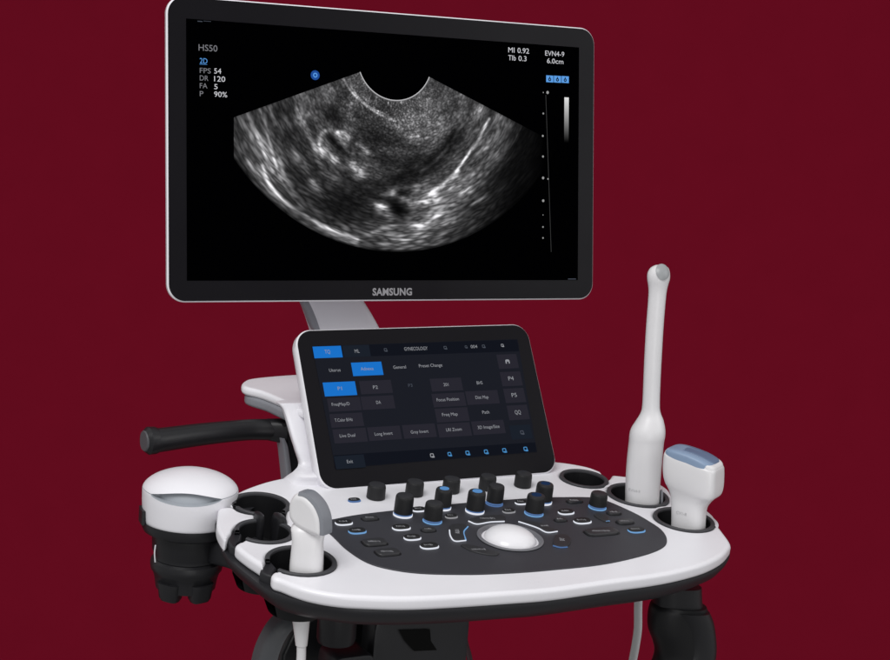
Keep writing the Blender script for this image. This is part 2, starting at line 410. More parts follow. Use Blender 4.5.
def key(x, y, w, glow=None, asp=.62, sq=2.6, rise=.0024, gw=.00035, leg=True, base=.0012, rot=0):
    u, v = CON.hit(x, y, base); a = w/2*np.linalg.norm(CON.P(u, v)-CAM)/F; b = a*asp
    A = CON.x*math.cos(rot)+CON.y*math.sin(rot); B = -CON.x*math.sin(rot)+CON.y*math.cos(rot)
    mb = MB(); P = CON.P(u, v)
    loft(mb, [(P+CON.n*(base-.002), A*a, B*b, sq), (P+CON.n*(base+rise-.0008), A*a*.98, B*b*.98, sq), (P+CON.n*(base+rise-.0002), A*a*.93, B*b*.93, sq), (P+CON.n*(base+rise), A*a*.84, B*b*.84, sq), (P+CON.n*(base+rise-.0003), A*a*.4, B*b*.4, sq)], 40)
    k = mb.out('key', KTOP if glow is None else KNOB, root)
    if glow is not None:
        mb = MB(); e = gw; P = P-CON.y*.0007
        loft(mb, [(P+CON.n*(base-.001), A*(a+e), B*(b+e), sq), (P+CON.n*(base+.0009), A*(a+e), B*(b+e), sq), (P+CON.n*(base+.0012), A*(a+e*.4), B*(b+e*.4), sq)], 40)
        mb.out('light_ring', glow, k)
    else:
        mb = MB(); e = .0009
        loft(mb, [(P+CON.n*(base-.001), A*(a+e), B*(b+e), sq), (P+CON.n*(base+.0003), A*(a+e), B*(b+e), sq)], 40)
        mb.out('key_gap', BLACK, k)
    if leg: legend(x, y-2.4*rise/.003, w*.5, k, base+rise+.0002)
    return k
for a in [(343.5, 523, 17.5, E_WHITE), (357, 531.5, 18, E_BLUE), (370, 519, 17, None, .55, 3), (374.5, 543, 25, None, .62, 4), (387.5, 553, 25, None, .6, 4), (401, 528, 18.5, E_WHITE), (412, 538, 17.5, E_WHITE),
          (429, 546.5, 19, E_WHITE), (428.5, 530.5, 15, None), (418.5, 510, 14, E_WHITE), (451, 516.8, 12.5, E_DIM), (521, 503, 13, E_WHITE), (508.5, 511.5, 13, E_DIM), (565.7, 512.5, 16.5, E_WHITE), (560.5, 520.5, 13, None),
          (574.5, 501.8, 17, None, .5, 3), (582, 521.5, 18.5, E_WHITE), (614, 513.5, 15, None), (625, 522.5, 19, None, .55, 3), (636, 530.5, 18, E_BLUE), (601.5, 532.5, 37, None, .42, 4)]:
    key(*a)
key(354, 500.5, 12.5, E_RINGB, base=.0002, rise=.002)
def shapekey(pts, glowpts=None, gm=None, legxy=None):
    lp = [tuple(p) for p in catmull([np.array(CON.hit(x, y, .0026)) for x, y in pts], 5, True)]
    k = plate('key', [lp], CON, .0026, .003, .0006, KTOP, root)
    if glowpts:
        for gp, m in zip(glowpts, gm):
            mb = MB(); tube(mb, [CON.at(x, y, .0022) for x, y in gp], [.00065]*len(gp), 10, 5, up=CON.n); mb.out('light_ring', m, k)
    if legxy: legend(legxy[0], legxy[1], legxy[2], k, .0028, legxy[3])
    return k
shapekey([(449.5, 527), (452, 524.3), (459, 523.3), (466.5, 524.5), (463.5, 530), (464.5, 538), (455, 539.3), (450.5, 535.5)], [[(449.5, 530), (450.5, 536), (455, 541), (466, 540.3)], [(468, 526.5), (463.8, 532), (466, 540)]], [E_WHITE, E_BLUE], (457.5, 529.5, 4, 3))
shapekey([(469.5, 519.3), (477, 516), (490, 514.7), (503.5, 515), (504, 519.5), (490, 520), (478, 522)], [[(468.5, 521), (477, 524), (490, 522), (504.5, 521.3)]], [E_WHITE], (488, 518, 15, 1))
shapekey([(461, 544.5), (468, 544), (480, 546.5), (492, 550), (499, 551.5), (497, 554.5), (487, 554), (472, 550.5)], None, None, (479, 549, 14, 1))
shapekey([(519, 520), (530, 520.5), (541, 523), (550, 527), (557, 530), (553, 531.5), (545, 530), (535, 525.5), (525, 523)], [[(518.5, 521.5), (528, 524.5), (538, 528), (547, 532.3), (557.5, 531.3)]], [E_WHITE], (545, 525.5, 8, 1))
shapekey([(554.5, 535.5), (560, 533.8), (567, 534.5), (571, 539), (568.5, 545), (560, 546), (553.5, 544.5)], [[(553, 545.5), (560, 547.3), (567.5, 547)]], [E_RINGB], (562.5, 538.5, 5, 2))
shapekey([(594, 514), (600, 512.5), (608, 516), (609, 521.5), (604, 520.5), (597, 517)], [[(606, 521.5), (609.3, 521)]], [E_BLUE])

# ---- knobs
def knob(x, y, w, hmm, ring=None, cap=None, taper=.965, base=.0012):
    u, v = CON.hit(x, y, base); s = np.linalg.norm(CON.P(u, v)-CAM)/F; r = w/2*s*1.02; H = hmm*.001*.90; b0 = base+(.0032 if ring is not None else .0006)
    mb = MB(); seg = 60; vs = []; fs = []
    prof = [(1.0, b0), (1.0, b0+.001), (taper+.01, b0+H-.0035), (taper-.01, b0+H-.002), (taper-.035, b0+H-.0007), (taper-.08, b0+H)]
    for q, (rr, h) in enumerate(prof):
        for k in range(seg):
            t = 2*math.pi*k/seg; g = 1-.012*(k % 2) if 1 <= q <= 2 else 1
            vs.append(CON.P(u+r*rr*g*math.cos(t), v+r*rr*g*math.sin(t), h))
    for i in range(len(prof)-1):
        for k in range(seg): fs.append((i*seg+k, i*seg+(k+1) % seg, (i+1)*seg+(k+1) % seg, (i+1)*seg+k))
    fs.append(tuple((len(prof)-1)*seg+k for k in range(seg)))
    mb.add(vs, fs); kb = mb.out('knob', KNOB, root, sharp=50)
    mb = MB(); lathe(mb, CON, u, v, [(r*(taper-.11), b0+H-.0004), (r*(taper-.12), b0+H+.0004), (r*(taper-.3), b0+H+.0006), (1e-5, b0+H+.0007)], 40)
    mb.out('knob_face', KTOP, kb)
    if cap:
        mb = MB(); lathe(mb, CON, u, v, [(r*.56, b0+H+.0004), (r*.54, b0+H+.0011), (1e-5, b0+H+.0013)], 32, sy=.9); mb.out('light_cap', E_CAP if cap == 1 else E_CAP2, kb)
    if ring is not None:
        mb = MB(); lathe(mb, CON, u, v, [(r*1.03, base), (r*1.04, base+(.0013 if ring is E_WHITE else .0005)), (r*1.02, base+(.0020 if ring is E_WHITE else .0009)), (r*.96, base+.0012)], 48); mb.out('light_ring', ring, kb)
        mb = MB(); lathe(mb, CON, u, v, [(r*.985, base+.0016), (r*.975, base+.0034)], 48); mb.out('collar', E_RINGB, kb)
for x, y, w in ((375.6, 497.8, 18.4), (413.9, 494.5, 18), (450.5, 491.5, 17.4), (486.8, 488.8, 17), (522.3, 486.0, 17)): knob(x, y, w, 15.2, taper=.97, base=0)
for a in ((402.7, 515, 18.6, 19.5, E_WHITE), (432.3, 521.2, 18.6, 17.8, E_BLUE), (442, 507.8, 17.2, 18.8, E_WHITE, 1), (474.7, 511.4, 18.2, 20, E_WHITE, 1), (494.2, 503.7, 16.8, 18.4, E_RINGB), (533.8, 513.6, 18.4, 18.5, E_BLUE, 2), (542.8, 502.3, 17.2, 19, E_WHITE, 2), (597.3, 507.5, 17.2, 14, E_BLUE)):
    knob(*a)

# ---- monitor
W2, H2 = .2605, .1587
shell = MB(); secs = []
for h, k, e in ((0, .0012, 0), (-.0015, 0, 0), (-.006, .0002, 0), (-.009, .0025, 0), (-.012, .008, 0), (-.024, .04, 0), (-.030, .07, 0)):
    loop = rrect(-W2+k, W2-k, -H2+k, H2-k, max(.019-k*.2, .006), 10); secs.append([MON.P(u, v, h) for u, v in loop])
n = len(secs[0]); vs = [p for s in secs for p in s]; fs = [(i*n+k, i*n+(k+1) % n, (i+1)*n+(k+1) % n, (i+1)*n+k) for i in range(len(secs)-1) for k in range(n)]
fs += [tuple(range(n)), tuple((len(secs)-1)*n+k for k in range(n))]; shell.add(vs, fs)
monitor = shell.out('monitor', WHITE, root, sharp=40)
plate('bezel', [rrect(-W2+.0014, W2-.0014, -H2+.0014, H2-.0014, .0178, 10)], MON, .0006, .0016, .0004, BEZEL, monitor)
sq = [MON.hit(185.5, 18.5, .0008), MON.hit(579.5, 47.7, .0008), MON.hit(577.3, 280, .0008), MON.hit(187.6, 280.8, .0008)]
su0 = (sq[0][0]+sq[3][0])/2; su1 = (sq[1][0]+sq[2][0])/2; sv0 = (sq[2][1]+sq[3][1])/2; sv1 = (sq[0][1]+sq[1][1])/2
screen = flat('display_screen', MON, [(su0, sv0), (su1, sv0), (su1, sv1), (su0, sv1)], .0009, SCREENB, monitor)
text('logo', 'SAMSUNG', MON, 372.5, 295.3, 39.5, 7.0, E_LOGO, monitor, .0009, bold=.035, spacing=1.05)
for s, x, y, w, h, m in (('HS50', 198.6, 50.6, 18.8, 6.4, E_TXTG), ('2D', 199.8, 63.4, 7.6, 5.4, E_TXTB), ('FPS', 199.8, 73.0, 11.0, 5.2, E_TXTG), ('54', 214.2, 73.6, 7.0, 5.4, E_TXT), ('DR', 199.8, 80.5, 8.6, 5.2, E_TXTG), ('120', 214.2, 81.4, 11, 5.4, E_TXT),
                         ('FA', 199.8, 88.2, 7.6, 5.2, E_TXTG), ('5', 214.2, 89.2, 3.4, 5.2, E_TXT), ('P', 199.8, 96.2, 3.6, 5.2, E_TXTG), ('90%', 214.2, 96.8, 13, 5.4, E_TXT), ('MI', 508.3, 52.4, 6.2, 5.2, E_TXT), ('0.92', 517.5, 53.0, 11.6, 5.2, E_TXT), ('TIb', 508.3, 60.2, 7.6, 5.2, E_TXT),
                         ('0.3', 518.5, 60.9, 8, 5.2, E_TXT), ('EVN4-9', 545.2, 55.6, 19, 5.0, E_TXT), ('6.0cm', 547.0, 63.2, 16.4, 5.0, E_TXT)):
    text('screen_text', s, MON, x, y, w, h, m, monitor, .0013)
def mk(x0, y0, x1, y1, m, nm='screen_mark', fr=MON, h=.0012, par=None): return flat(nm, fr, pxquad(fr, x0, y0, x1, y1, h), h, m, par or monitor)
mk(199.6, 64.2, 207.2, 65.0, E_TXTB)
mk(197.5, 20.9, 202.5, 22.1, E_UIDIM); mk(203.5, 20.9, 211, 21.9, E_UIDIM); mk(568, 278.6, 576, 279.4, E_UIDIM)
for i in range(3):
    x = 546.2+i*7.75; mk(x, 75.4+i*.35, x+7.1, 82.6+i*.35, E_TXTB, 'screen_icon')
    u, v = MON.hit(x+3.5, 79.6+i*.35, .0015); mb = MB()
    lathe(mb, MON, u, v, [(.0008, .0015), (.0020, .0015)], 16); mb.out('icon_glyph', E_UIBG2, monitor)
    mk(x+3.1, 76.6+i*.35, x+3.9, 79+i*.35, E_UIBG2, 'icon_glyph', h=.0016)
u, v = MON.hit(315.2, 75.3, .0013)
flat('orientation_mark', MON, circ(u, v, .0052, 30), .0012, emis('marker_blue', lin(30, 75, 150)), monitor)
mb = MB(); lathe(mb, MON, u, v, [(.0014, .0015), (.0026, .0015)], 20); mb.out('orientation_glyph', E_TXTB, monitor)
# depth ruler
a, b = MON.at(545.8, 95, .0013), MON.at(551.2, 252, .0013); w = MON.x*.00028
obj('depth_ruler', [a-w, a+w, b+w, b-w], [(0, 1, 2, 3)], emis('ruler_grey', lin(62, 62, 62)), monitor)
mb = MB()
for x, y, r in ((547.6, 92.6, .0018), (543.3, 92.6, .0007), (543.3, 113.6, .0011), (542.8, 136, .0013), (543, 156.6, .0013), (543.1, 178, .0016), (548, 179, .0010), (543.2, 200.8, .0016), (543, 215, .0006), (543, 227, .0010), (543, 238, .0010)):
    u, v = MON.hit(x, y, .0013); mb.add([MON.P(p, q, .0013) for p, q in circ(u, v, r, 10)], [tuple(range(10))])
mb.out('depth_ticks', E_MARK, monitor)
# grey scale bar (vertex coloured)
def vcol(name, vs, fs, col, parent, strength=1.0):
    me = bpy.data.meshes.new(name); nv = len(vs); me.vertices.add(nv); me.vertices.foreach_set('co', np.asarray(vs).ravel())
    fs = np.asarray(fs); me.loops.add(fs.size); me.loops.foreach_set('vertex_index', fs.ravel().astype(np.int32)); me.polygons.add(len(fs))
    me.polygons.foreach_set('loop_start', (np.arange(len(fs))*4).astype(np.int32)); me.update(calc_edges=True)
    at = me.color_attributes.new('echo', 'FLOAT_COLOR', 'POINT'); at.data.foreach_set('color', np.asarray(col, dtype=np.float32).ravel())
    m = bpy.data.materials.new(name+'_emission'); m.use_nodes = True; nt = m.node_tree; b = nt.nodes['Principled BSDF']
    b.inputs['Base Color'].default_value = (.0005, .0005, .0006, 1); b.inputs['Specular IOR Level'].default_value = 0; b.inputs['Roughness'].default_value = .3
    an = nt.nodes.new('ShaderNodeAttribute'); an.attribute_name = 'echo'; nt.links.new(an.outputs['Color'], b.inputs['Emission Color']); b.inputs['Emission Strength'].default_value = strength
    me.materials.append(m); return finish(bpy.data.objects.new(name, me), parent)
q0 = MON.hit(563.8, 97.5); q1 = MON.hit(568, 143); rows = 30; vs = []; cc = []
for i in range(rows+1):
    v = q0[1]+(q1[1]-q0[1])*i/rows; g = (1-i/rows)**1.6*.75
    for u in (q0[0], q1[0]): vs.append(MON.P(u, v, .0013)); cc.append((g, g, g, 1))
vcol('grey_scale_bar', vs, [(2*i, 2*i+1, 2*i+3, 2*i+2) for i in range(rows)], cc, monitor)

# ---- ultrasound image: polar fan with filtered speckle
inn = [(359.5, 72.3), (368, 85), (379, 95.3), (397, 100.8), (412, 96.4), (422.5, 87), (428.5, 77)]
outr = [(234.5, 160), (253.4, 184), (275, 206), (302, 224.6), (338, 241.7), (370, 250), (400, 251.7), (430.6, 249), (461, 239), (491, 223), (521.6, 198.5), (536, 180)]
I = np.array([MON.hit(*p) for p in inn]); O = np.array([MON.hit(*p) for p in outr])
def circfit(P):
    A = np.c_[2*P, np.ones(len(P))]; s = np.linalg.lstsq(A, (P**2).sum(1), rcond=None)[0]; return s[:2], math.sqrt(s[2]+s[0]**2+s[1]**2)
ci, ri = circfit(I); co_, ro = circfit(O)
# geometry with separate arc centres blended along depth
def ang2(p, c0): return math.atan2(p[0]-c0[0], -(p[1]-c0[1]))
tiL, tiR = ang2(I[0], ci), ang2(I[-1], ci)
eL = np.array(MON.hit(233.5, 117.5)); dL = nrm(eL-I[0]); dR = nrm(np.array(MON.hit(505, 117))-I[-1])
def rayhit(p, d, c0, r):
    q = p-c0; b = q@d; return p+d*(-b+math.sqrt(b*b-q@q+r*r))
OL, OR = rayhit(I[0], dL, co_, ro), rayhit(I[-1], dR, co_, ro)
toL, toR = ang2(OL, co_), ang2(OR, co_)
NR, NT = 330, 440
S, T = np.meshgrid(np.linspace(0, 1, NR), np.linspace(0, 1, NT), indexing='ij')
ai = tiL+(tiR-tiL)*T; ao = toL+(toR-toL)*T
PI_ = np.stack([ci[0]+ri*np.sin(ai), ci[1]-ri*np.cos(ai)], -1); PO = np.stack([co_[0]+ro*np.sin(ao), co_[1]-ro*np.cos(ao)], -1)
UV = PI_*(1-S[..., None])+PO*S[..., None]
def blur(a, sr, st):
    def k1(s): x = np.arange(-int(3*s)-1, int(3*s)+2); k = np.exp(-x*x/2/s/s); return k/k.sum()
    a = np.apply_along_axis(lambda m: np.convolve(m, k1(sr), 'same'), 0, a); return np.apply_along_axis(lambda m: np.convolve(m, k1(st), 'same'), 1, a)
def speck(sr, st):
    a = blur(rng.normal(size=S.shape), sr, st); b = blur(rng.normal(size=S.shape), sr, st); m = np.sqrt(a*a+b*b); return m/m.mean()
fine = speck(1.5, 2.2); mid = speck(1.8, 3.8); coarse = speck(6, 16); wide = speck(2.4, 10)
lat = np.clip(np.abs(T-.45)*2.2, 0, 1)
sp = (fine*(1-S)+mid*S)*(1-.35*lat)+(wide*.5+mid*.5)*.35*lat
# field
def pxy(x, y): return np.array(MON.hit(x, y))
mpx = 1/ (F/np.linalg.norm(MON.o-CAM))
rad = UV-ci; rr_ = np.linalg.norm(rad, axis=-1); er = rad/rr_[..., None]; et = np.stack([-er[..., 1], er[..., 0]], -1)
fld = np.full(S.shape, .36)
fld *= .9+.25*np.cos((S-.1)*3)
def blob(x, y, sr, st, amp, rot=0):
    global fld
    p = pxy(x, y); d = UV-p; r0 = nrm(p-ci); t0 = np.array([-r0[1], r0[0]])
    ca, sa = math.cos(rot), math.sin(rot); A = r0*ca+t0*sa; B = -r0*sa+t0*ca
    g = np.exp(-((d@A)/(sr*mpx))**2/2-((d@B)/(st*mpx))**2/2)
    fld = fld+amp*g if amp > 0 else fld*(1+amp*g)
lin_ = np.zeros(S.shape)
def line(pts, w, amp, soft=.7):
    global lin_
    P = catmull([pxy(*p) for p in pts], 6); d = np.full(S.shape, 1e9)
    for a, b in zip(P[:-1], P[1:]):
        ab = b-a; t = np.clip(((UV-a)@ab)/(ab@ab), 0, 1); q = UV-a-t[..., None]*ab; d = np.minimum(d, np.linalg.norm(q, axis=-1))
    taper = 1
    lin_ = lin_+amp*np.exp(-(d/(w*mpx))**2/2)*(.6+.4*np.clip(coarse, 0, 1.6))
for a in [(350, 194, 20, 28, -.45), (374, 138, 17, 17, -.55), (305, 170, 26, 12, -.35), (290, 135, 40, 8, -.35), (325, 112, 7, 14, -.45), (332, 141, 3.0, 7, -.95), (340.5, 149.5, 2.8, 6, -.9), (353, 157, 4, 5, -.6), (348, 145, 3, 4, -.3), (397, 208.6, 6.5, 8, -.97), (403, 194, 4, 6, -.8),
          (452, 138, 5, 16, -.6, .3), (437, 158, 5, 22, -.65, .3), (410, 175, 5, 26, -.45, .2), (400, 150, 18, 22, -.35), (470, 208, 5, 14, -.5), (270, 120, 30, 5, -.4), (385, 238, 5, 12, -.4), (510, 180, 30, 25, -.35), (520, 205, 22, 22, -.5), (340, 205, 12, 14, -.3)]: blob(*a)
fld *= np.clip(.55+.9*(blur(rng.normal(size=S.shape), 7, 13)/.03*.17+.5), .4, 1.7)
for a in [(328, 141, 15, 17, .10), (360, 160, 12, 14, .10), (319, 149, 3.8, 4.2, .70), (322, 155, 2.4, 3, .4), (333, 159.5, 2.8, 4.2, .85), (357, 171.5, 3.4, 4.6, .7), (362, 176, 2.4, 3.4, .45), (351, 164, 2.2, 3.6, .4),
          (392, 192.5, 2.2, 4, .55), (403, 199, 2.4, 4, .45), (382, 208.6, 3.5, 5, .6), (378, 204, 2.5, 5, .4), (389, 216, 3, 5, .35), (430.6, 199, 5, 9, .5), (436.6, 212.7, 4, 8, .4), (465, 191, 1.8, 6, .55), (451, 221, 3, 10, .4), (418.5, 228, 4, 9, .4), (412, 204, 4, 5, .35), (477, 201.6, 1.6, 8, .4),
          (470, 182, 13, 20, .22), (440, 205, 16, 22, .25), (494, 150, 14, 14, .2), (480, 110, 4, 6, .35), (497, 118, 3.5, 5, .4), (507, 125, 5, 4, .3), (461, 95, 2.6, 3, .3), (420, 118, 12, 22, .14), (405, 120, 9, 16, .12), (418, 140, 8, 10, .14), (310, 98, 12, 14, .14), (330, 92, 9, 10, .12), (262, 150, 14, 26, .22), (252, 140, 10, 14, .12),
          (400, 235, 8, 34, .2), (380, 240, 6, 30, .18), (300, 116, 3, 5, .25), (304, 125, 2.4, 6, .22), (297, 124, 2, 7, .22), (286, 122, 2.2, 6, .25), (314, 184, 2.2, 5, .45), (333, 178, 4, 8, .18), (301, 160, 2.4, 7, .25), (276, 170, 3, 10, .2)]: blob(*a)
line([(262, 166), (266, 178), (273, 190), (284, 201), (298, 212), (316, 223), (331, 230), (345, 235), (357, 239)], 1.5, .62)
line([(250, 164), (262, 184), (280, 203), (300, 219), (326, 234), (356, 244)], 4, .16)
line([(278, 160), (286, 180), (298, 198), (314, 210), (330, 218)], 1.6, .28)
line([(273, 158), (280, 178), (292, 197), (308, 211), (326, 221)], 1.0, .22)
line([(247, 114), (254, 128), (260, 142), (266, 158), (272, 172)], 1.6, .32)
line([(259, 110), (264, 122), (267, 136), (272, 152), (277, 166)], 1.3, .28)
line([(270, 107), (272, 116), (275, 124)], 1.5, .3)
line([(488.5, 119), (484, 128), (479, 138), (472, 148), (462, 163), (456, 171)], 1.1, .75)
line([(458, 171), (450, 178), (444, 183), (436, 189), (429, 194)], 1.4, .7)
line([(457, 176), (449, 181), (443, 184)], 1.2, .5)
line([(343, 79), (350, 90.5), (361, 102), (373.6, 111.4), (388, 119), (395, 121)], .8, .45)
line([(350, 86), (359, 98), (371, 108), (384, 114), (391, 119.5)], .6, .3)
line([(380, 195), (400, 188), (420, 186)], 1.2, .15); line([(372, 232), (395, 226), (420, 226), (445, 220)], 1.5, .25); line([(384, 247), (410, 246), (440, 240)], 2.5, .15)
line([(319, 143), (320, 136), (324, 131.5), (330, 130.5)], 1.7, .26)
line([(336, 134), (341, 140), (345, 146)], 1.8, .50); line([(339, 132), (345, 133.5), (348, 139)], 2.0, .42)
line([(325, 149), (330, 155), (337, 159.5)], 1.6, .30); line([(357, 144), (362, 147), (367, 153)], 2.0, .50)
line([(352, 154), (355, 161)], 1.6, .25); line([(346, 168), (352, 175), (359, 180)], 1.8, .2)
line([(300, 118), (307, 132), (314, 150), (321, 168), (330, 184)], 1.5, .12); line([(420, 172), (436, 160), (450, 144), (462, 124)], 1.4, .14)
line([(425, 180), (443, 168), (458, 150), (470, 130)], 1.2, .10)
fade = np.ones(S.shape)
un = (UV[..., 0]-su0)/(su1-su0)
fx = lambda x: (MON.hit(x, 150)[0]-su0)/(su1-su0)
fade *= np.clip((fx(543)-un)/(fx(543)-fx(497)), 0, 1)**.8
fade *= np.clip((1.012-S)/.03, 0, 1)
fade *= np.where(S > .72, 1-.45*np.clip((T-.62)/.3, 0, 1), 1)
g = (np.clip(fld, 0, 1.5)*(.42+.58*sp)+lin_*(.75+.25*sp))*fade*.74
g *= .85+.3*(coarse-.5)*.6
g = np.clip(g, 0, 1)
lineb = np.exp(-((rr_-ri)/(1.0*mpx))**2/2); g = np.maximum(g, lineb*.82*(S < .05))
ling = np.where(g < .04045, g/12.92, ((g+.055)/1.055)**2.4)
col = np.stack([ling*1.0, ling*.99, ling*1.02, np.ones_like(ling)], -1).reshape(-1, 4)
cut = MON.hit(233.5, 140)[0]; U = UV[..., 0].ravel(); Vv = UV[..., 1].ravel()
keep = (UV[..., 0] >= cut)
P3 = MON.o+np.outer(np.maximum(U, cut), MON.x)+np.outer(Vv, MON.y)+MON.n*.0012
idx = np.arange(NR*NT).reshape(NR, NT)
kf = keep[:-1, :-1] | keep[1:, :-1] | keep[:-1, 1:] | keep[1:, 1:]
fs = np.stack([idx[:-1, :-1], idx[1:, :-1], idx[1:, 1:], idx[:-1, 1:]], -1)[kf]
vcol('ultrasound_image', P3, fs, col, monitor)

# ---- monitor arm
AF = vert(.198)
def quadprism(mb, fr, pts, d, r=0):
    n = len(pts); A = [fr.at(x, y) for x, y in pts]; B = [p+V(0, d, 0) for p in A]
    mb.add(A+B, [tuple(range(n))]+[tuple(range(2*n-1, n-1, -1))]+[(i, (i+1) % n, n+(i+1) % n, n+i) for i in range(n)])
def armsec(x0, x1, y, y2=None): return (x0, x1, y)
mb = MB(); secs = []
for (x0, x1, y) in ((301, 360, 290), (308, 367.3, 302.4), (313.5, 375, 315), (318, 382, 328), (323, 390, 345), (328, 402, 372)):
    a, b = AF.at(x0, y), AF.at(x1, y); cdp = (a+b)/2+V(0, .02, 0); secs.append((cdp, (b-a)/2, V(0, .020, .002), 7.0))
loft(mb, secs, 56, interp=4); arm = mb.out('monitor_arm', ARMG, root)
mb = MB(); secs = []
AF2 = vert(.208)
for (x0, x1, y) in ((296, 306, 292), (300.5, 310.5, 302), (305, 315.5, 312), (309.5, 318.5, 324), (314, 321, 332)):
    a, b = AF2.at(x0, y), AF2.at(x1, y); secs.append(((a+b)/2, (b-a)/2, V(0, .008, 0), 4.0))
loft(mb, secs, 32, interp=3); mb.out('arm_side_cover', GREY, arm)
mp = MON.P(-.055, -.11, -.035)
mb = MB(); secs = []
for k, (du, dv) in enumerate(((0, 0), (0, 0))): pass
loft(mb, [(MON.P(-.05, -.05, -.026), MON.x*.06, MON.y*.055, 5), (MON.P(-.05, -.06, -.05), MON.x*.045, MON.y*.05, 5), (MON.P(-.05, -.08, -.07), MON.x*.036, MON.y*.05, 5)], 40)
mb.out('monitor_mount', ARMG, monitor)
print('mount', MON.P(-.05, -.08, -.07), 'armtop', AF.at(330, 290))

# ---- touch panel
PW, PH = .1400, .0862
vs = []; LS = ((.0, .0012), (-.0015, 0), (-.010, 0), (-.015, .0012), (-.019, .005), (-.021, .011))
for h, k in LS:
    vs += [PAN.P(u, v, h) for u, v in rrect(-PW+k, PW-k, -PH+k, PH-k, .0185-k*.3, 10)]
n = 44; fs = [(i*n+k, i*n+(k+1) % n, (i+1)*n+(k+1) % n, (i+1)*n+k) for i in range(len(LS)-1) for k in range(n)]+[tuple(range(n)), tuple((len(LS)-1)*n+k for k in range(n))]
touch = obj('touch_panel', vs, fs, WHITE, root, sharp=40)
plate('touch_bezel', [rrect(-PW+.0014, PW-.0014, -PH+.0014, PH-.0014, .0172, 10)], PAN, .0006, .0016, .0004, BEZEL, touch)
def pq(nm, q, m, h): return flat(nm, PAN, [PAN.hit(x, y, h) for x, y in q], h, m, touch)
pq('touch_display', [(335.5, 468.5), (537, 451.8), (517.5, 339.2), (312.3, 346.2)], E_UIBG, .0009)
pq('top_bar', [(314.2, 358.2), (519.2, 351.2), (517.3, 339.4), (312.4, 346.4)], E_UIBG2, .0012)
pq('bottom_bar', [(335.3, 468.3), (537, 451.6), (535.2, 442.2), (333.5, 455.2)], E_UIBG2, .0012)
def UVP(x, y): return PAN.hit(x, y)
U0, V1 = PAN.hit(312.5, 346.3); U1, V0 = PAN.hit(537, 451.7)
def tile(xc, yc, w, h, m, nm='ui_tile', hh=.0015):
    u, v = PAN.hit(xc, yc, hh); s = np.linalg.norm(PAN.P(u, v)-CAM)/F
    a = (PAN.hit(xc+w/2, yc-.0, hh)[0]-PAN.hit(xc-w/2, yc, hh)[0])/2; b = h/2*s*1.12
    return flat(nm, PAN, [(u-a, v-b), (u+a, v-b), (u+a, v+b), (u-a, v+b)], hh, m, touch)
tile(327.7, 352, 28.5, 11, E_UIBLUE); tile(367.3, 368.8, 30.5, 12.6, E_UIBLUE); tile(340, 388.8, 32.5, 13, E_UIBLUE)
tile(356.5, 351, 27, 11, E_UITAB)
for x, y, w, h in ((344.5, 404.3, 33, 12.6), (346.8, 420, 33, 12.6), (350.2, 435.5, 33.5, 13), (376, 387, 32, 12.4), (378, 402.5, 33, 12.4), (384.6, 433.2, 33, 12.6), (419.5, 431, 33, 12.6), (454.5, 429.8, 33, 12.6), (488.5, 427.3, 32.5, 12.6),
                   (446.5, 384.5, 31.5, 12), (449, 399.8, 33, 12.6), (482.5, 397.4, 32.5, 12.6), (452.2, 414.8, 33, 12.8), (507.7, 361.4, 20, 13.4), (511.3, 378.8, 20.5, 13.4), (514.7, 395.4, 20.5, 13.4), (518.2, 412.4, 20.5, 13.6)): tile(x, y, w, h, E_UITILE)
tile(350, 461.8, 30, 12, E_UITAB); tile(521, 432, 21, 13, E_UITAB)
for s, x, y, w, h, m in (('TQ', 325, 353.6, 5.5, 3.8, E_UITXT), ('ML', 355, 352.9, 4.8, 3.6, E_UITXT), ('GYNECOLOGY', 404.5, 350.7, 23.5, 3.5, E_UITXT), ('Uterus', 329.4, 371.8, 11.4, 3.2, E_UITXT), ('Adnexa', 361, 370.5, 12.8, 3.4, E_UITXT), ('General', 393.5, 368.8, 12.8, 3.2, E_UITXT),
                         ('Preset Change', 419.2, 367.4, 23.5, 3.2, E_UITXT), ('P1', 338, 390.2, 4.2, 3.6, E_UITXT), ('P2', 373.3, 388.9, 4.8, 3.4, E_UITXT), ('P3', 408.5, 387, 4.2, 3.2, E_UIDIM), ('FreqMap/D', 332, 406, 18, 3.2, E_UITXT), ('DA', 376.5, 403.9, 4.6, 3.2, E_UITXT),
                         ('T.Color B/Hz', 335, 421.8, 18, 3.2, E_UITXT), ('Live Dual', 340, 437.4, 15.6, 3.2, E_UITXT), ('Long Invert', 375, 435.6, 18, 3.2, E_UITXT), ('Gray Invert', 411, 433.6, 17.8, 3.2, E_UITXT), ('LRI Zoom', 446.5, 431.4, 15.6, 3.2, E_UITXT), ('3D Image/Size', 478, 429, 22, 3.2, E_UITXT),
                         ('201', 443.8, 386.2, 5, 3.2, E_UITXT), ('BHS', 477, 384.4, 5.8, 3.2, E_UITXT), ('Focus Position', 437, 401.4, 22.4, 3.2, E_UITXT), ('Dist Map', 475.8, 399, 13, 3.2, E_UITXT), ('Freq Map', 442.4, 416.2, 15.6, 3.2, E_UITXT), ('Path', 482.6, 413.8, 7, 3.2, E_UITXT), ('Exit', 347.2, 463.2, 6, 3.4, E_UITXT),
                         ('P4', 508.7, 380.4, 5.4, 4, E_UITXT), ('P5', 512, 397, 5.2, 4, E_UITXT), ('QQ', 515.2, 414.2, 6, 4, E_UITXT), ('004', 471, 348.2, 6.6, 3.2, E_UITXT)):
    text('ui_text', s, PAN, x, y, w, h, m, touch, .0018)
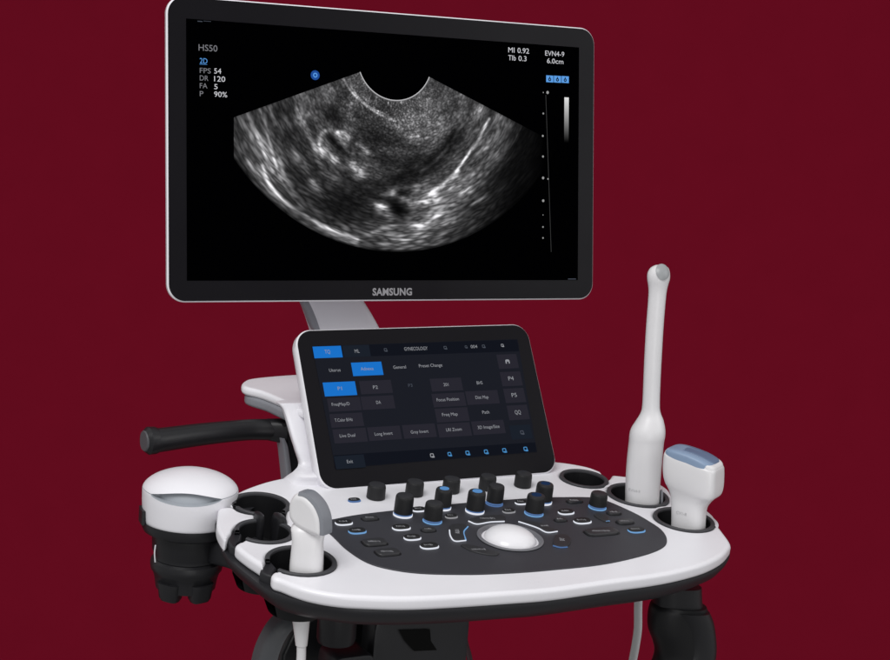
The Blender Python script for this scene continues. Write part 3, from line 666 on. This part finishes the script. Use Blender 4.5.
for x, y, m, r in ((385.5, 349.8, E_UIDIM, 1), (445.2, 347.6, E_UIDIM, 1), (466, 346.8, E_UIDIM, .8), (483.5, 346.2, E_UIDIM, 1), (502.3, 345.3, E_UITXT, .9), (432, 455.3, E_UITXT, 1.2), (449.5, 454, E_UIICON, 1.2), (467.5, 452.8, E_UIICON, 1.3), (486, 451.6, E_UIICON, 1.3), (504.3, 450.2, E_UIICON, 1.3), (525.5, 448.8, E_UIICON, 1.3), (522, 432.3, E_UIDIM, 1.2)):
    u, v = PAN.hit(x, y, .0018); k = .0018*r; mb = MB()
    o = rrect(u-k, u+k, v-k, v+k, k*.5, 3); i_ = rrect(u-k*.6, u+k*.6, v-k*.6, v+k*.6, k*.3, 3); n_ = len(o)
    mb.add([PAN.P(*p, .0018) for p in o+i_], [(q, (q+1) % n_, n_+(q+1) % n_, n_+q) for q in range(n_)])
    mb.add([PAN.P(p, q, .0019) for p, q in ((u-k*.2, v-k*1.2), (u+k*1.2, v-k*1.2), (u+k*1.2, v-k*.4), (u-k*.2, v-k*.4))], [(0, 1, 2, 3)])
    mb.out('ui_icon', m, touch)
mb = MB(); u, v = PAN.hit(507.5, 361.5, .0018); k = .0026
mb.add([PAN.P(u+a*k, v+b*k, .0018) for a, b in ((-1, -.9), (-.45, -.9), (-.45, 0), (.45, 0), (.45, -.9), (1, -.9), (1, .5), (.6, .9), (-.6, .9), (-1, .5))], [(0, 1, 2, 9), (2, 3, 6, 7, 8, 9), (3, 4, 5, 6)])
mb.out('ui_icon', E_UITXT, touch)

# ---- neck and shelf behind the touch panel
NF = vert(.098); zs = NF.at(285, 402)[2]; SH = horiz(zs)
so = [(241.5, 384), (243.5, 380.8), (250, 378.3), (270, 376), (300, 374), (360, 372), (430, 371), (470, 380), (440, 398), (330, 412), (296, 408), (284, 400.8), (262, 391.5), (245, 387)]
sl = [tuple(p) for p in catmull([np.array(SH.hit(x, y)) for x, y in so], 5, True)]
plate('shelf', [sl], SH, 0, .0095, .004, WHITE, root)
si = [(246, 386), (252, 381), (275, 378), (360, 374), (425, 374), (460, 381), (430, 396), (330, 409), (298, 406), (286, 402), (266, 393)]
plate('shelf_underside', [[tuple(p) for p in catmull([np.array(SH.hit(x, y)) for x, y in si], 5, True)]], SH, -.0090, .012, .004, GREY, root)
def backy(z): return max(.0176+(z+.011)*.64+.0045, .012)
mb = MB(); secs = []
for (x0, y, th, xr) in ((279, 404, .016, .105), (285.5, 411, .018, .10), (290, 424, .018, .098), (294, 438, .018, .096), (299.5, 454, .020, .094), (304, 468, .022, .093), (302, 477, .03, .097), (297, 484, .038, .102), (289, 494, .046, .108)):
    yy = .05
    for _ in range(12): yy = backy(vert(yy).at(x0, y)[2])
    if y > 470: yy = .012
    p = vert(yy).at(x0, y); q = V(xr, yy, p[2]); secs.append(((p+q)/2+V(0, th/2, 0), (q-p)/2, V(0, th/2, 0), 5.0))
loft(mb, secs, 60, interp=4); mb.out('neck', WHITE, root)

# ---- black side handle
HF = vert(.125); zh = HF.at(285, 431)[2]; HH = horiz(zh)
mb = MB(); path = [HH.at(151, 440.5), HH.at(160, 440), HH.at(200, 434.5), HH.at(245, 430), HH.at(272, 429.5)]
tube(mb, path, [.0125, .0125, .0118, .0112, .0115], 28, 5)
loft(mb, [(HH.at(268, 429.5), V(0, .010, 0), V(0, 0, .0115), 2.6), (HH.at(283, 431), V(0, .0125, 0), V(.0, 0, .013), 3)], 28, interp=0)
handle = mb.out('side_handle', DARK, root)
mb = MB()
secs = []
for x0, x1, y in ((279, 291, 421), (281, 297, 430), (283.5, 301, 442), (285.5, 305, 460), (287.5, 309, 480), (289, 312, 500)):
    a, b = HF.at(x0, y), HF.at(x1, y); secs.append(((a+b)/2, (b-a)/2, V(0, .010, 0), 5))
loft(mb, secs, 36, interp=4); mb.out('handle_post', DARK, handle)
mb = MB(); secs = []
for x0, x1, y in ((277, 281, 436), (279, 284.5, 444), (281, 287, 460), (283, 289, 480), (284, 290, 492)):
    a, b = HF.at(x0, y), HF.at(x1, y); secs.append(((a+b)/2+V(0, -.002, 0), (b-a)/2, V(0, .011, 0), 4))
loft(mb, secs, 24, interp=3); mb.out('handle_trim', GREY, handle)
p0 = HH.at(151, 440.5); d = nrm(HH.at(145, 441.2)-HH.at(160, 440)); up = V(0, 0, 1); sd = nrm(np.cross(d, up))
mb = MB(); loft(mb, [(p0-d*.006, sd*.0128, up*.0132, 2.3), (p0-d*.004, sd*.0134, up*.0139, 2.3), (p0+d*.003, sd*.0135, up*.0142, 2.3), (p0+d*.007, sd*.0100, up*.011, 2.3)], 28); mb.out('handle_end', DARK, handle)
mb = MB(); loft(mb, [(p0+d*.0055, sd*.0112, up*.0120, 2.3), (p0+d*.0082, sd*.0092, up*.0098, 2.3)], 28); mb.out('end_cap', mat('end_cap_grey', (.07, .07, .078), .4, .5), handle)

# ---- bracket carrying the gel warmer
GZ = CON.at(230, 530, -.02)[2]; GH = horiz(0)
gy = CON.at(240, 520)[1]+.075
GV = vert(gy); g0 = GV.at(188.8, 522.5)            # base centre of the white body
gz = g0[2]; G = Frame([g0[0], g0[1], gz], [1, 0, 0], [0, 1, 0]); GR = 46.6*np.linalg.norm(g0-CAM)/F
print('gel', g0, GR)
sc_ = np.linalg.norm(g0-CAM)/F
mb = MB()
lathe(mb, G, 0, 0, [(1e-5, -.001), (GR*.86, -.001), (GR*.97, .0015), (GR*.985, .004), (GR*.985, -.002), (GR*.95, -.006), (GR*.80, -.009), (GR*.76, -.010), (GR*.74, -.026), (GR*.70, -.030), (GR*.70, -.034)], 64)
lathe(mb, G, 0, 0, [(GR*.66, -.034), (GR*.75, -.037), (GR*.765, -.041), (GR*.75, -.046), (GR*.70, -.049), (GR*.66, -.056), (GR*.63, -.065), (GR*.52, -.066), (GR*.46, -.05)], 64)
cupb = mb.out('warmer_bracket', DARK, root)
# three feet under the cup
mb = MB()
fg = math.atan2(CAM[1]-g0[1], CAM[0]-g0[0])
for t, w_ in ((fg-.62, .0125), (fg+.62, .0125), (fg+math.pi, .02)):
    p = G.P(GR*.52*math.cos(t), GR*.52*math.sin(t), 0); rd = V(math.cos(t), math.sin(t), 0); tn = V(-math.sin(t), math.cos(t), 0)
    loft(mb, [(p+V(0, 0, -.055), tn*w_, rd*.010, 3.5), (p+V(0, 0, -.070), tn*w_*.85, rd*.008, 3.5), (p+V(0, 0, -.0735), tn*w_*.7, rd*.006, 3.5)], 24)
mb.out('cup_claws', DARK, cupb)
mb = MB(); e1 = CON.at(246, 545, -.03)
q0_, q1_ = G.P(GR*.2, -.012, -.022), CON.at(258, 556, -.030)
loft(mb, [(q0_*(1-t)+q1_*t, V(0, .020, 0), V(0, 0, hh), 3.5) for t, hh in ((0, .012), (.35, .0135), (.7, .0165), (1, .016))], 36, interp=5)
mb.out('bracket_arm', DARK, cupb)

# ---- gel warmer (lifts out of the bracket)
warm = thing('gel_warmer', G.P(0, 0, 0), 'round white gel warmer with domed lid and grey crescent slot left of the console', 'gel warmer')
NTh = 288; u1 = sc_/.955; zr = 33*u1; zt = 51.5*u1; vs = []; fs = []
fa = math.atan2(CAM[1]-g0[1], CAM[0]-g0[0])
def rz(z):
    if z < zr: k = z/zr; return GR*(.94+.06*min(1, k/.75)**.6)*(1 if z > .0012 else .985)
    return GR*max(1-((z-zr)/(zt-zr))**1.7, 0)**.52
ze = 34.5*u1
def slot(t):
    dx = math.sin(t); q = (dx+.08)/.73
    if math.cos(t) < 0 or abs(q) >= .995: return ze-.0003, ze+.0003, .045
    w_ = (1-q*q); top = ze+5.6*u1*w_; bot = ze-5.0*u1*w_**.55; return bot-.0003, top+.0003, max(.045, min(1, (top-bot)/.003))
rows = [('a', f) for f in (0, .03, .1, .2, .35, .5, .65, .8, .9, .97, 1)]+[('s', 0.02), ('s', .5), ('s', .98)]+[('b', f) for f in (0, .03, .08, .15, .25, .35, .45, .55, .65, .74, .82, .88, .93, .965, .985, .996, 1)]
for kind, f in rows:
    for k in range(NTh):
        t = 2*math.pi*k/NTh; bot, top, dp = slot(t); a = fa+t
        if kind == 'a': z = bot*f; rr = rz(z)
        elif kind == 's': z = bot+(top-bot)*f; rr = rz(z)*(1-.16*dp)
        else: z = top+(zt-top)*f; rr = max(rz(z), 1e-6)
        vs.append(G.P(rr*math.cos(a), rr*math.sin(a), z))
for i in range(len(rows)-1):
    for k in range(NTh): fs.append((i*NTh+k, i*NTh+(k+1) % NTh, (i+1)*NTh+(k+1) % NTh, (i+1)*NTh+k))
na = 11; body = [f for i, f in enumerate(fs) if i < (na-1)*NTh]; slotf = [f for i, f in enumerate(fs) if (na-1)*NTh <= i < (na+3)*NTh]; lidf = [f for i, f in enumerate(fs) if i >= (na+3)*NTh]
def sub(name, F_, m):
    ids = sorted({i for f in F_ for i in f}); mp_ = {a: b for b, a in enumerate(ids)}
    return obj(name, [vs[i] for i in ids], [tuple(mp_[i] for i in f) for f in F_], m, warm, sharp=50)
sub('warmer_body', body, WHITE); sub('slot', slotf, SLOTG); sub('lid', lidf, WHITE)
mb = MB(); t = fa-1.35; p = G.P(GR*.99*math.cos(t), GR*.99*math.sin(t), .012)
loft(mb, [(p-V(0, 0, .010), V(-math.sin(t), math.cos(t), 0)*.010, V(math.cos(t), math.sin(t), 0)*.0022, 4), (p+V(0, 0, .004), V(-math.sin(t), math.cos(t), 0)*.010, V(math.cos(t), math.sin(t), 0)*.0022, 4)], 24); mb.out('side_gap_shade', DARK, warm)  # dark slab stands in for the shade of a gap in the left side

# ================================================================== probes
def hold(k, h=0): u, v, r = HOLD[k]; return CON.P(u, v, h)
# -- curved probe in the front left holder
bc = CON.at(306.5, 566.5); E = nrm(V(.50, -.866, 0)); TD = nrm(V(.866, .50, 0))
pb = thing('convex_probe', bc, 'white curved ultrasound probe with a dark grey lens band in the front left holder', 'ultrasound probe')
FP = Frame(bc-TD*.0125, E, V(0, 0, 1))
face = [(292.7, 494.8), (288.2, 501), (286.7, 508.8), (287.2, 517), (290.5, 523.5), (297, 529.5), (307, 534.5), (315, 537.5), (319.5, 537), (320.6, 530), (319.3, 518), (314, 505.8), (305, 496.5), (298.5, 493.8)]
fl = [tuple(p) for p in catmull([np.array(FP.hit(x, y)) for x, y in face], 5, True)]
TH = .0205
plate('probe_head', [fl], FP, 0, TH, .0058, PROBEW, pb, res=7)
lens = catmull([np.array(FP.hit(x, y)) for x, y in [(297.2, 494.1), (304.8, 496.3), (314, 505.8), (319.3, 518), (320.4, 530), (320.2, 536)]], 8)
mb = MB(); vs = []; fs = []; m0 = len(lens)
prf = [(-.0010, -.0015), (-.0022, .0016), (-TH*.5, .0020), (-TH+.0050, .0016), (-TH+.0035, -.0015)]
for h, dd in prf:
    for i, p in enumerate(lens):
        t = nrm(lens[min(i+1, m0-1)]-lens[max(i-1, 0)]); nn = np.array([-t[1], t[0]]); q = p+nn*dd; vs.append(FP.P(q[0], q[1], h))
for j in range(len(prf)-1):
    for i in range(m0-1): fs.append((j*m0+i, j*m0+i+1, (j+1)*m0+i+1, (j+1)*m0+i))
mb.add(vs, fs); mb.out('lens', LENS, pb)
mb = MB(); secs = []
VF = Frame(bc, nrm(RW@V(1, 0, 0)*V(1, 1, 0)), V(0, 0, 1)); DD = np.cross(VF.x, V(0, 0, 1))
for x0, x1, y, dp in ((290.2, 323, 575, .014), (289.6, 323.2, 566, .014), (290.8, 323.4, 553, .0138), (292, 323.6, 541, .0135), (291.4, 325.8, 532.5, .0122), (291.2, 327, 527, .0098), (296, 323, 521.5, .005)):
    a, b = VF.at(x0, y), VF.at(x1, y); secs.append(((a+b)/2-DD*.001, (b-a)/2, DD*dp, 3.2))
loft(mb, secs, 48, interp=4); mb.out('probe_handle', PROBEW, pb)
mb = MB(); secs = []
for x, y, w in ((301, 616, 17), (301, 620, 17.4), (301.2, 628, 15.5), (301.4, 640, 12.8), (301.4, 645, 11.6), (301.4, 646, 9)):
    a = VF.at(x, y); s = w/2*np.linalg.norm(a-CAM)/F; secs.append((a, VF.x*s, DD*s, 2))
p = VF.at(306, 575); secs = [(p, VF.x*.008, DD*.008, 2), (VF.at(301, 600), VF.x*.008, DD*.008, 2)]+secs
loft(mb, secs, 28); mb.out('strain_relief', PROBEW, pb)
mb = MB(); tube(mb, [VF.at(301.4, 644), VF.at(301.3, 655), VF.at(300.8, 675), VF.at(303, 720), VF.at(315, 790)], [.0043]*5, 16, 6, up=V(0, 1, 0)); mb.out('cable', PROBEW, pb)
# -- tall endocavity probe
tc = CON.at(642, 498); TF = Frame(tc, nrm(RW@V(1, 0, 0)*V(1, 1, 0)), V(0, 0, 1)); TDp = np.cross(TF.x, V(0, 0, 1))
tp_ = thing('endocavity_probe', tc, 'tall slim white ultrasound probe with a rod shaped shaft and rounded tip', 'ultrasound probe')
mb = MB(); secs = []
for x0, x1, y, e in ((624.5, 657.5, 512, 2.4), (625.2, 659, 502, 2.4), (625.5, 660, 485, 2.4), (627, 662, 460, 2.4), (629, 663.8, 442, 2.3), (629.4, 665, 436, 2.2), (631, 665.2, 429, 2.1), (636.5, 663.5, 420, 2), (641, 660.5, 412, 2), (642.5, 659.8, 402, 2), (643.6, 660.8, 375, 2), (645, 662.4, 345, 2), (646.6, 664, 320, 2), (648.5, 666.2, 295, 2), (648.2, 667.8, 286, 2),
                     (647.2, 669.8, 279, 2), (647.6, 669.9, 273, 2), (650.5, 668.4, 268, 2), (655, 664.5, 265.4, 2)):
    a, b = TF.at(x0, y), TF.at(x1, y); secs.append(((a+b)/2, (b-a)/2, TDp*np.linalg.norm(b-a)/2*.92, e))
loft(mb, secs, 48, interp=3); tb = mb.out('probe_body', PROBEW, tp_)
lc = TF.at(662.6, 272.6)+nrm(CAM-tc)*.0075
mb = MB(); ax = nrm(CAM-tc)*.84+(RW@V(1, 0, 0))*.36+(RW@V(0, -1, 0))*.16; ax = nrm(ax); s1_ = nrm(np.cross(ax, V(0, 0, 1))); s2_ = np.cross(s1_, ax)
lc = TF.at(658.9, 274.6)
R_ = .0118
vsecs = []
for k in range(9):
    t = math.radians(40-40*k/8); vsecs.append((lc+ax*(R_*math.cos(t)), s1_*max(R_*math.sin(t), 1e-5)*1.0, s2_*max(R_*math.sin(t), 1e-5)*1.15, 2))
loft(mb, vsecs, 36); mb.out('lens', LENSL, tp_)
mb = MB(); loft(mb, [(TF.at(661.3, 505)-TDp*.0, TF.x*.0016, TDp*.004, 3), (TF.at(661.6, 492), TF.x*.0016, TDp*.004, 3), (TF.at(661.6, 490), TF.x*.0008, TDp*.003, 3)], 16); mb.out('side_clip', GREY, tp_)
mb = MB(); b0 = hold('R1', -.05); tube(mb, [TF.at(642, 512), TF.at(640, 560), TF.at(638.2, 603), TF.at(637.9, 628), TF.at(635.6, 645), TF.at(632.5, 662), TF.at(626, 700), TF.at(610, 760)], [.0045]*8, 16, 6, up=V(0, 1, 0)); mb.out('cable', WARMW, tp_)
# -- linear probe, front right holder
lc0 = CON.at(688.5, 521.5); E2 = nrm(V(.52, -.854, 0)); T2 = nrm(V(.854, .52, 0)); s_ = np.linalg.norm(lc0-CAM)/F
lp = thing('linear_probe', lc0, 'white broad headed ultrasound probe with a pale blue lens in the front right holder', 'ultrasound probe')
mb = MB(); Z = V(0, 0, 1); secs = []
off = TF.x
def zc(y): return (527-y)*s_/.965
LPF = Frame(lc0, TF.x, V(0, 0, 1))
def ctr(x, y): return LPF.at(x, y)
for x, y, a, b, e in ((688.3, 541, 15.6, 12.6, 3), (688.3, 530, 15.6, 12.6, 3), (688.6, 517, 15.7, 12.6, 3), (689.2, 506, 16.4, 12.8, 3), (690.6, 499, 18.3, 13.5, 3.2), (692, 493, 21.2, 15.2, 4), (693, 487.5, 25, 17.2, 5), (693.3, 480, 26.4, 18.0, 6), (693.6, 470, 26.6, 18.0, 6.5), (694, 461.5, 26.4, 17.6, 6), (694.1, 459, 26.1, 16.9, 5)):
    tl = .15*min(max((506-y)/20, 0), 1); secs.append((ctr(x, y), (E2-Z*tl)*a*s_*1.04, T2*b*s_*1.04, e))
loft(mb, secs, 60, interp=4); mb.out('probe_body', PROBEW, lp)
# arched head top and lens, both following the head outline
def archrings(name, m, par, cen0, ha, hb, ex, rings, arch, seg=72):
    vs = []; fs = []
    for k_, h_ in rings:
        for k in range(seg):
            t = 2*math.pi*k/seg; a = math.copysign(abs(math.cos(t))**(2/ex), math.cos(t))*k_; b = math.copysign(abs(math.sin(t))**(2/ex), math.sin(t))*k_
            vs.append(cen0+(E2-Z*.15)*ha*a+T2*hb*b+Z*(h_+arch*(1-a*a)))
    for i in range(len(rings)-1):
        for k in range(seg): fs.append((i*seg+k, i*seg+(k+1) % seg, (i+1)*seg+(k+1) % seg, (i+1)*seg+k))
    fs.append(tuple((len(rings)-1)*seg+k for k in range(seg)))
    return MB().add(vs, fs).out(name, m, par, sharp=60)
HT = ctr(694.1, 458); u_ = s_*1.04
archrings('head_rim', PROBEW, lp, HT, 26.0*u_, 16.9*u_, 5, [(1.0, -.006), (1.0, -.0015), (.985, .0004), (.95, .0016), (.88, .0022), (.5, .0022)], .0030)
ln = archrings('lens', BLUEL, lp, HT-(E2-Z*.15)*.9*u_-T2*.9*u_, 24.3*u_, 16.4*u_, 5, [(1.0, -.0050), (1.0, -.0002), (.985, .0012), (.95, .0026), (.88, .0034), (.5, .0038)], .0032)
archrings('lens_window', BLUED, ln, HT+(E2-Z*.15)*.9*u_+T2*2.2*u_, 21.5*u_, 10.5*u_, 5, [(1.0, .0025), (.98, .0040), (.93, .0043), (.5, .0042)], .0029)
text('printed_mark', 'CV1-8', Frame(lc0-T2*(12.9*s_*1.04+.0006), E2, V(0, 0, 1)), 676, 513.5, 10.5, 3.0, PRINT, lp, 0)
txo = text('printed_mark', 'EVN4-9', TF, 627.6, 487.5, 10.5, 2.6, PRINT, tp_, 0)
ac, bc2 = TF.at(625.5, 486), TF.at(660, 486); hw = np.linalg.norm(bc2-ac)/2; mid_ = (ac+bc2)/2
for v in txo.data.vertices:
    w_ = np.array(v.co)+WLOC[txo.name]; u0_ = (w_-mid_)@TF.x; q_ = min(abs(u0_)/hw, .999); v.co = Vector(w_+TDp*(hw*.92*(1-q_**2.4)**(1/2.4)+.0003)-WLOC[txo.name]) + Vector(TF.x)*0

# ================================================================== cart below the console
BF = vert(-.055)
mb = MB()
def archpath(pts, y): return [vert(y).at(px, py) for px, py in pts]
archl = [(252, 700), (255, 675), (259, 655), (266, 638), (276, 623), (292, 610), (315, 600)]
inl = [(274, 700), (275, 678), (278, 658), (284, 642), (292, 630), (304, 620), (320, 612)]
A = catmull(archpath(archl, -.055), 5); B = catmull(archpath(inl, -.075), 5); A2 = [p+V(0, .014, 0) for p in A]; m0 = len(A)
Mid = [(a+b)/2+V(-.004, -.006, 0) for a, b in zip(A, B)]
B2 = [p+V(.004, .02, 0) for p in B]
mb.add(A2+A+Mid+B+B2, [(j*m0+i, j*m0+i+1, (j+1)*m0+i+1, (j+1)*m0+i) for j in range(4) for i in range(m0-1)])
mb.out('column_rim', mat('rim_grey_plastic', (.065, .068, .075), .38, .5, .12), root, sharp=80)
archr = [(440, 600), (455, 612), (464.5, 628), (469, 645), (473, 662), (476, 700)]; inr = [(436, 606), (450, 616), (460, 631), (465, 648), (468, 664), (471, 700)]
A = catmull(archpath(archr, -.055), 5); B = catmull(archpath(inr, -.06), 5); A2 = [p+V(0, .014, 0) for p in A]; m0 = len(A)
mb = MB(); mb.add(A2+A+B, [(j*m0+i, j*m0+i+1, (j+1)*m0+i+1, (j+1)*m0+i) for j in range(2) for i in range(m0-1)]); mb.out('column_rim', mat('rim_dark_plastic', (.05, .05, .055), .4, .5), root, sharp=80)
core = [(280, 760), (279, 690), (282, 655), (292, 634), (305, 622), (330, 606), (430, 602), (452, 616), (461, 632), (466, 655), (470, 700), (470, 760)]
CF = vert(-.03)
plate('column', [[CF.hit(x, y) for x, y in core]], CF, .0, .04, .004, DARK, root)
mb = MB(); KF = vert(-.10); q = KF.at(337, 625); s = np.linalg.norm(q-CAM)/F; KK = Frame([q[0], q[1], 0], [1, 0, 0], [0, 1, 0])
z1 = KF.at(337, 612)[2]; z2 = KF.at(337, 641)[2]
lathe(mb, KK, 0, 0, [(19.5*s, z1), (19.5*s, z2+.004), (18*s, z2), (14*s, z2-.001), (1e-4, z2-.001)], 40); mb.out('swivel_post', DARK, root)
mb = MB(); smoothbox(mb, vert(-.085), *sorted([vert(-.085).hit(322, 650)[0], vert(-.085).hit(362, 650)[0]]), vert(-.085).hit(340, 700)[1], vert(-.085).hit(340, 645)[1], -.01, .03, .003)
mb.out('lift_housing', BODYD, root)
mb = MB(); smoothbox(mb, vert(-.075), *sorted([vert(-.075).hit(364, 650)[0], vert(-.075).hit(458, 650)[0]]), vert(-.075).hit(400, 700)[1], vert(-.075).hit(400, 604)[1], -.01, .02, .003)
mb.out('lift_cover', BODYD, root)
flatpts = [(399, 630), (430, 629), (431, 641), (437, 650), (414, 651), (405, 641)]
LF = vert(-.097)
obj('cover_void_shade', [LF.at(x, y) for x, y in flatpts], [tuple(range(6))], mat('void_shade_black', (.002, .002, .002), .6, .1), root)  # flat black sheet painted as the shade inside a void, nothing is cut
# right arm
RF = Frame(CON.P(.16, -.17), [1, 0, 0], [0, 0, 1])
mb = MB(); secs = []
for x0, x1, y in ((657, 697.5, 584), (656, 698, 596), (656, 699, 605)):
    a, b = RF.at(x0, y), RF.at(x1, y); secs.append(((a+b)/2, (b-a)/2, V(0, .020, 0), 2.4))
loft(mb, secs, 36); mb.out('arm_socket', DARK, root)
mb = MB(); secs = []
for x0, x1, y in ((657, 702, 603), (653, 704.5, 609), (651, 707.5, 620), (651.5, 709.5, 631), (656, 710.3, 643), (658, 710, 655), (652, 708, 672), (640, 700, 700), (625, 690, 735)):
    a, b = RF.at(x0, y), RF.at(x1, y); secs.append(((a+b)/2, (b-a)/2, V(0, .024, 0), 2.2))
loft(mb, secs, 40, interp=4); mb.out('support_arm', BLACK, root)
mb = MB(); secs = []
for x0, x1, y in ((664, 700, 606), (670, 704, 616), (675, 706, 630), (676, 706.5, 645), (672, 704, 660), (660, 696, 685)):
    a, b = RF.at(x0, y), RF.at(x1, y); secs.append(((a+b)/2+V(0, -.012, 0), (b-a)/2, V(0, .016, 0), 2.2))
loft(mb, secs, 32, interp=4); mb.out('arm_cover', DARK, root)
# small wire clip under the gel bracket
mb = MB(); w0 = vert(gy-.03); tube(mb, [w0.at(155.5, 545), w0.at(154.6, 553), w0.at(155.2, 562)], [.0007]*3, 8, 4, up=V(0, 1, 0)); mb.out('wire_clip', ARMG, cupb)
# sub shelf lip below console front
# printed model marks on the handles
for fr, x, y, w, s, par in ((Frame(tc+nrm(CAM-tc)*.0168, TF.x, Z), 627.5, 487.2, 10, 'EVN4-9', tp_),):
    pass

# ================================================================== backdrop, camera, light
bd = MB(); fdir = RW@V(0, 0, 1); rdir = RW@V(1, 0, 0); udir = RW@V(0, -1, 0); bc_ = CAM+fdir*5.2
bd.add([bc_-rdir*7-udir*5, bc_+rdir*7-udir*5, bc_+rdir*7+udir*5, bc_-rdir*7+udir*5], [(0, 1, 2, 3)])
BM = mat('crimson_backdrop', (.212, .0066, .0222), .95, .0, var=.02)
bo = bd.out('backdrop', BM, None); bo['kind'] = 'structure'

cam = bpy.data.cameras.new('camera'); cam.sensor_width = 36; cam.lens = 36*F/890; cam.clip_start = .05; cam.clip_end = 60
co = bpy.data.objects.new('camera', cam); C.objects.link(co); sc.camera = co
R = Matrix(((rdir[0], udir[0], -fdir[0], CAM[0]), (rdir[1], udir[1], -fdir[1], CAM[1]), (rdir[2], udir[2], -fdir[2], CAM[2]), (0, 0, 0, 1)))
co.matrix_world = R
w = bpy.data.worlds.new('World'); sc.world = w; w.use_nodes = True
bg = w.node_tree.nodes['Background']; bg.inputs[0].default_value = (.97, .97, 1, 1); bg.inputs[1].default_value = .44
nt = w.node_tree; tc = nt.nodes.new('ShaderNodeTexCoord'); sp_ = nt.nodes.new('ShaderNodeSeparateXYZ'); mr = nt.nodes.new('ShaderNodeMapRange'); cr = nt.nodes.new('ShaderNodeCombineColor')
nt.links.new(tc.outputs['Generated'], sp_.inputs[0]); nt.links.new(sp_.outputs['Z'], mr.inputs[0]); mr.inputs[1].default_value = -.8; mr.inputs[2].default_value = .9; mr.inputs[3].default_value = .45; mr.inputs[4].default_value = 1.45
for q in range(3): nt.links.new(mr.outputs[0], cr.inputs[q])
nt.links.new(cr.outputs[0], bg.inputs[0])
def area(name, loc, size, power, target, col=(1, 1, 1)):
    l = bpy.data.lights.new(name, 'AREA'); l.shape = 'RECTANGLE'; l.size = size[0]; l.size_y = size[1]; l.energy = power; l.color = col
    o = bpy.data.objects.new(name, l); C.objects.link(o); o.location = loc
    o.rotation_euler = (Vector(target)-Vector(loc)).to_track_quat('-Z', 'Y').to_euler(); return o
area('key_light', (-1.3, -1.0, 1.9), (1.1, 1.1), 34, (0, -.05, 0))
area('fill_light', (1.5, -1.5, .9), (1.2, 1.2), 7, (0, 0, 0))
area('front_light', (-.6, -2.2, -.1), (1.0, .8), 5, (0, 0, -.1))
sc.view_settings.view_transform = 'Standard'; sc.view_settings.look = 'None'; sc.view_settings.exposure = 0
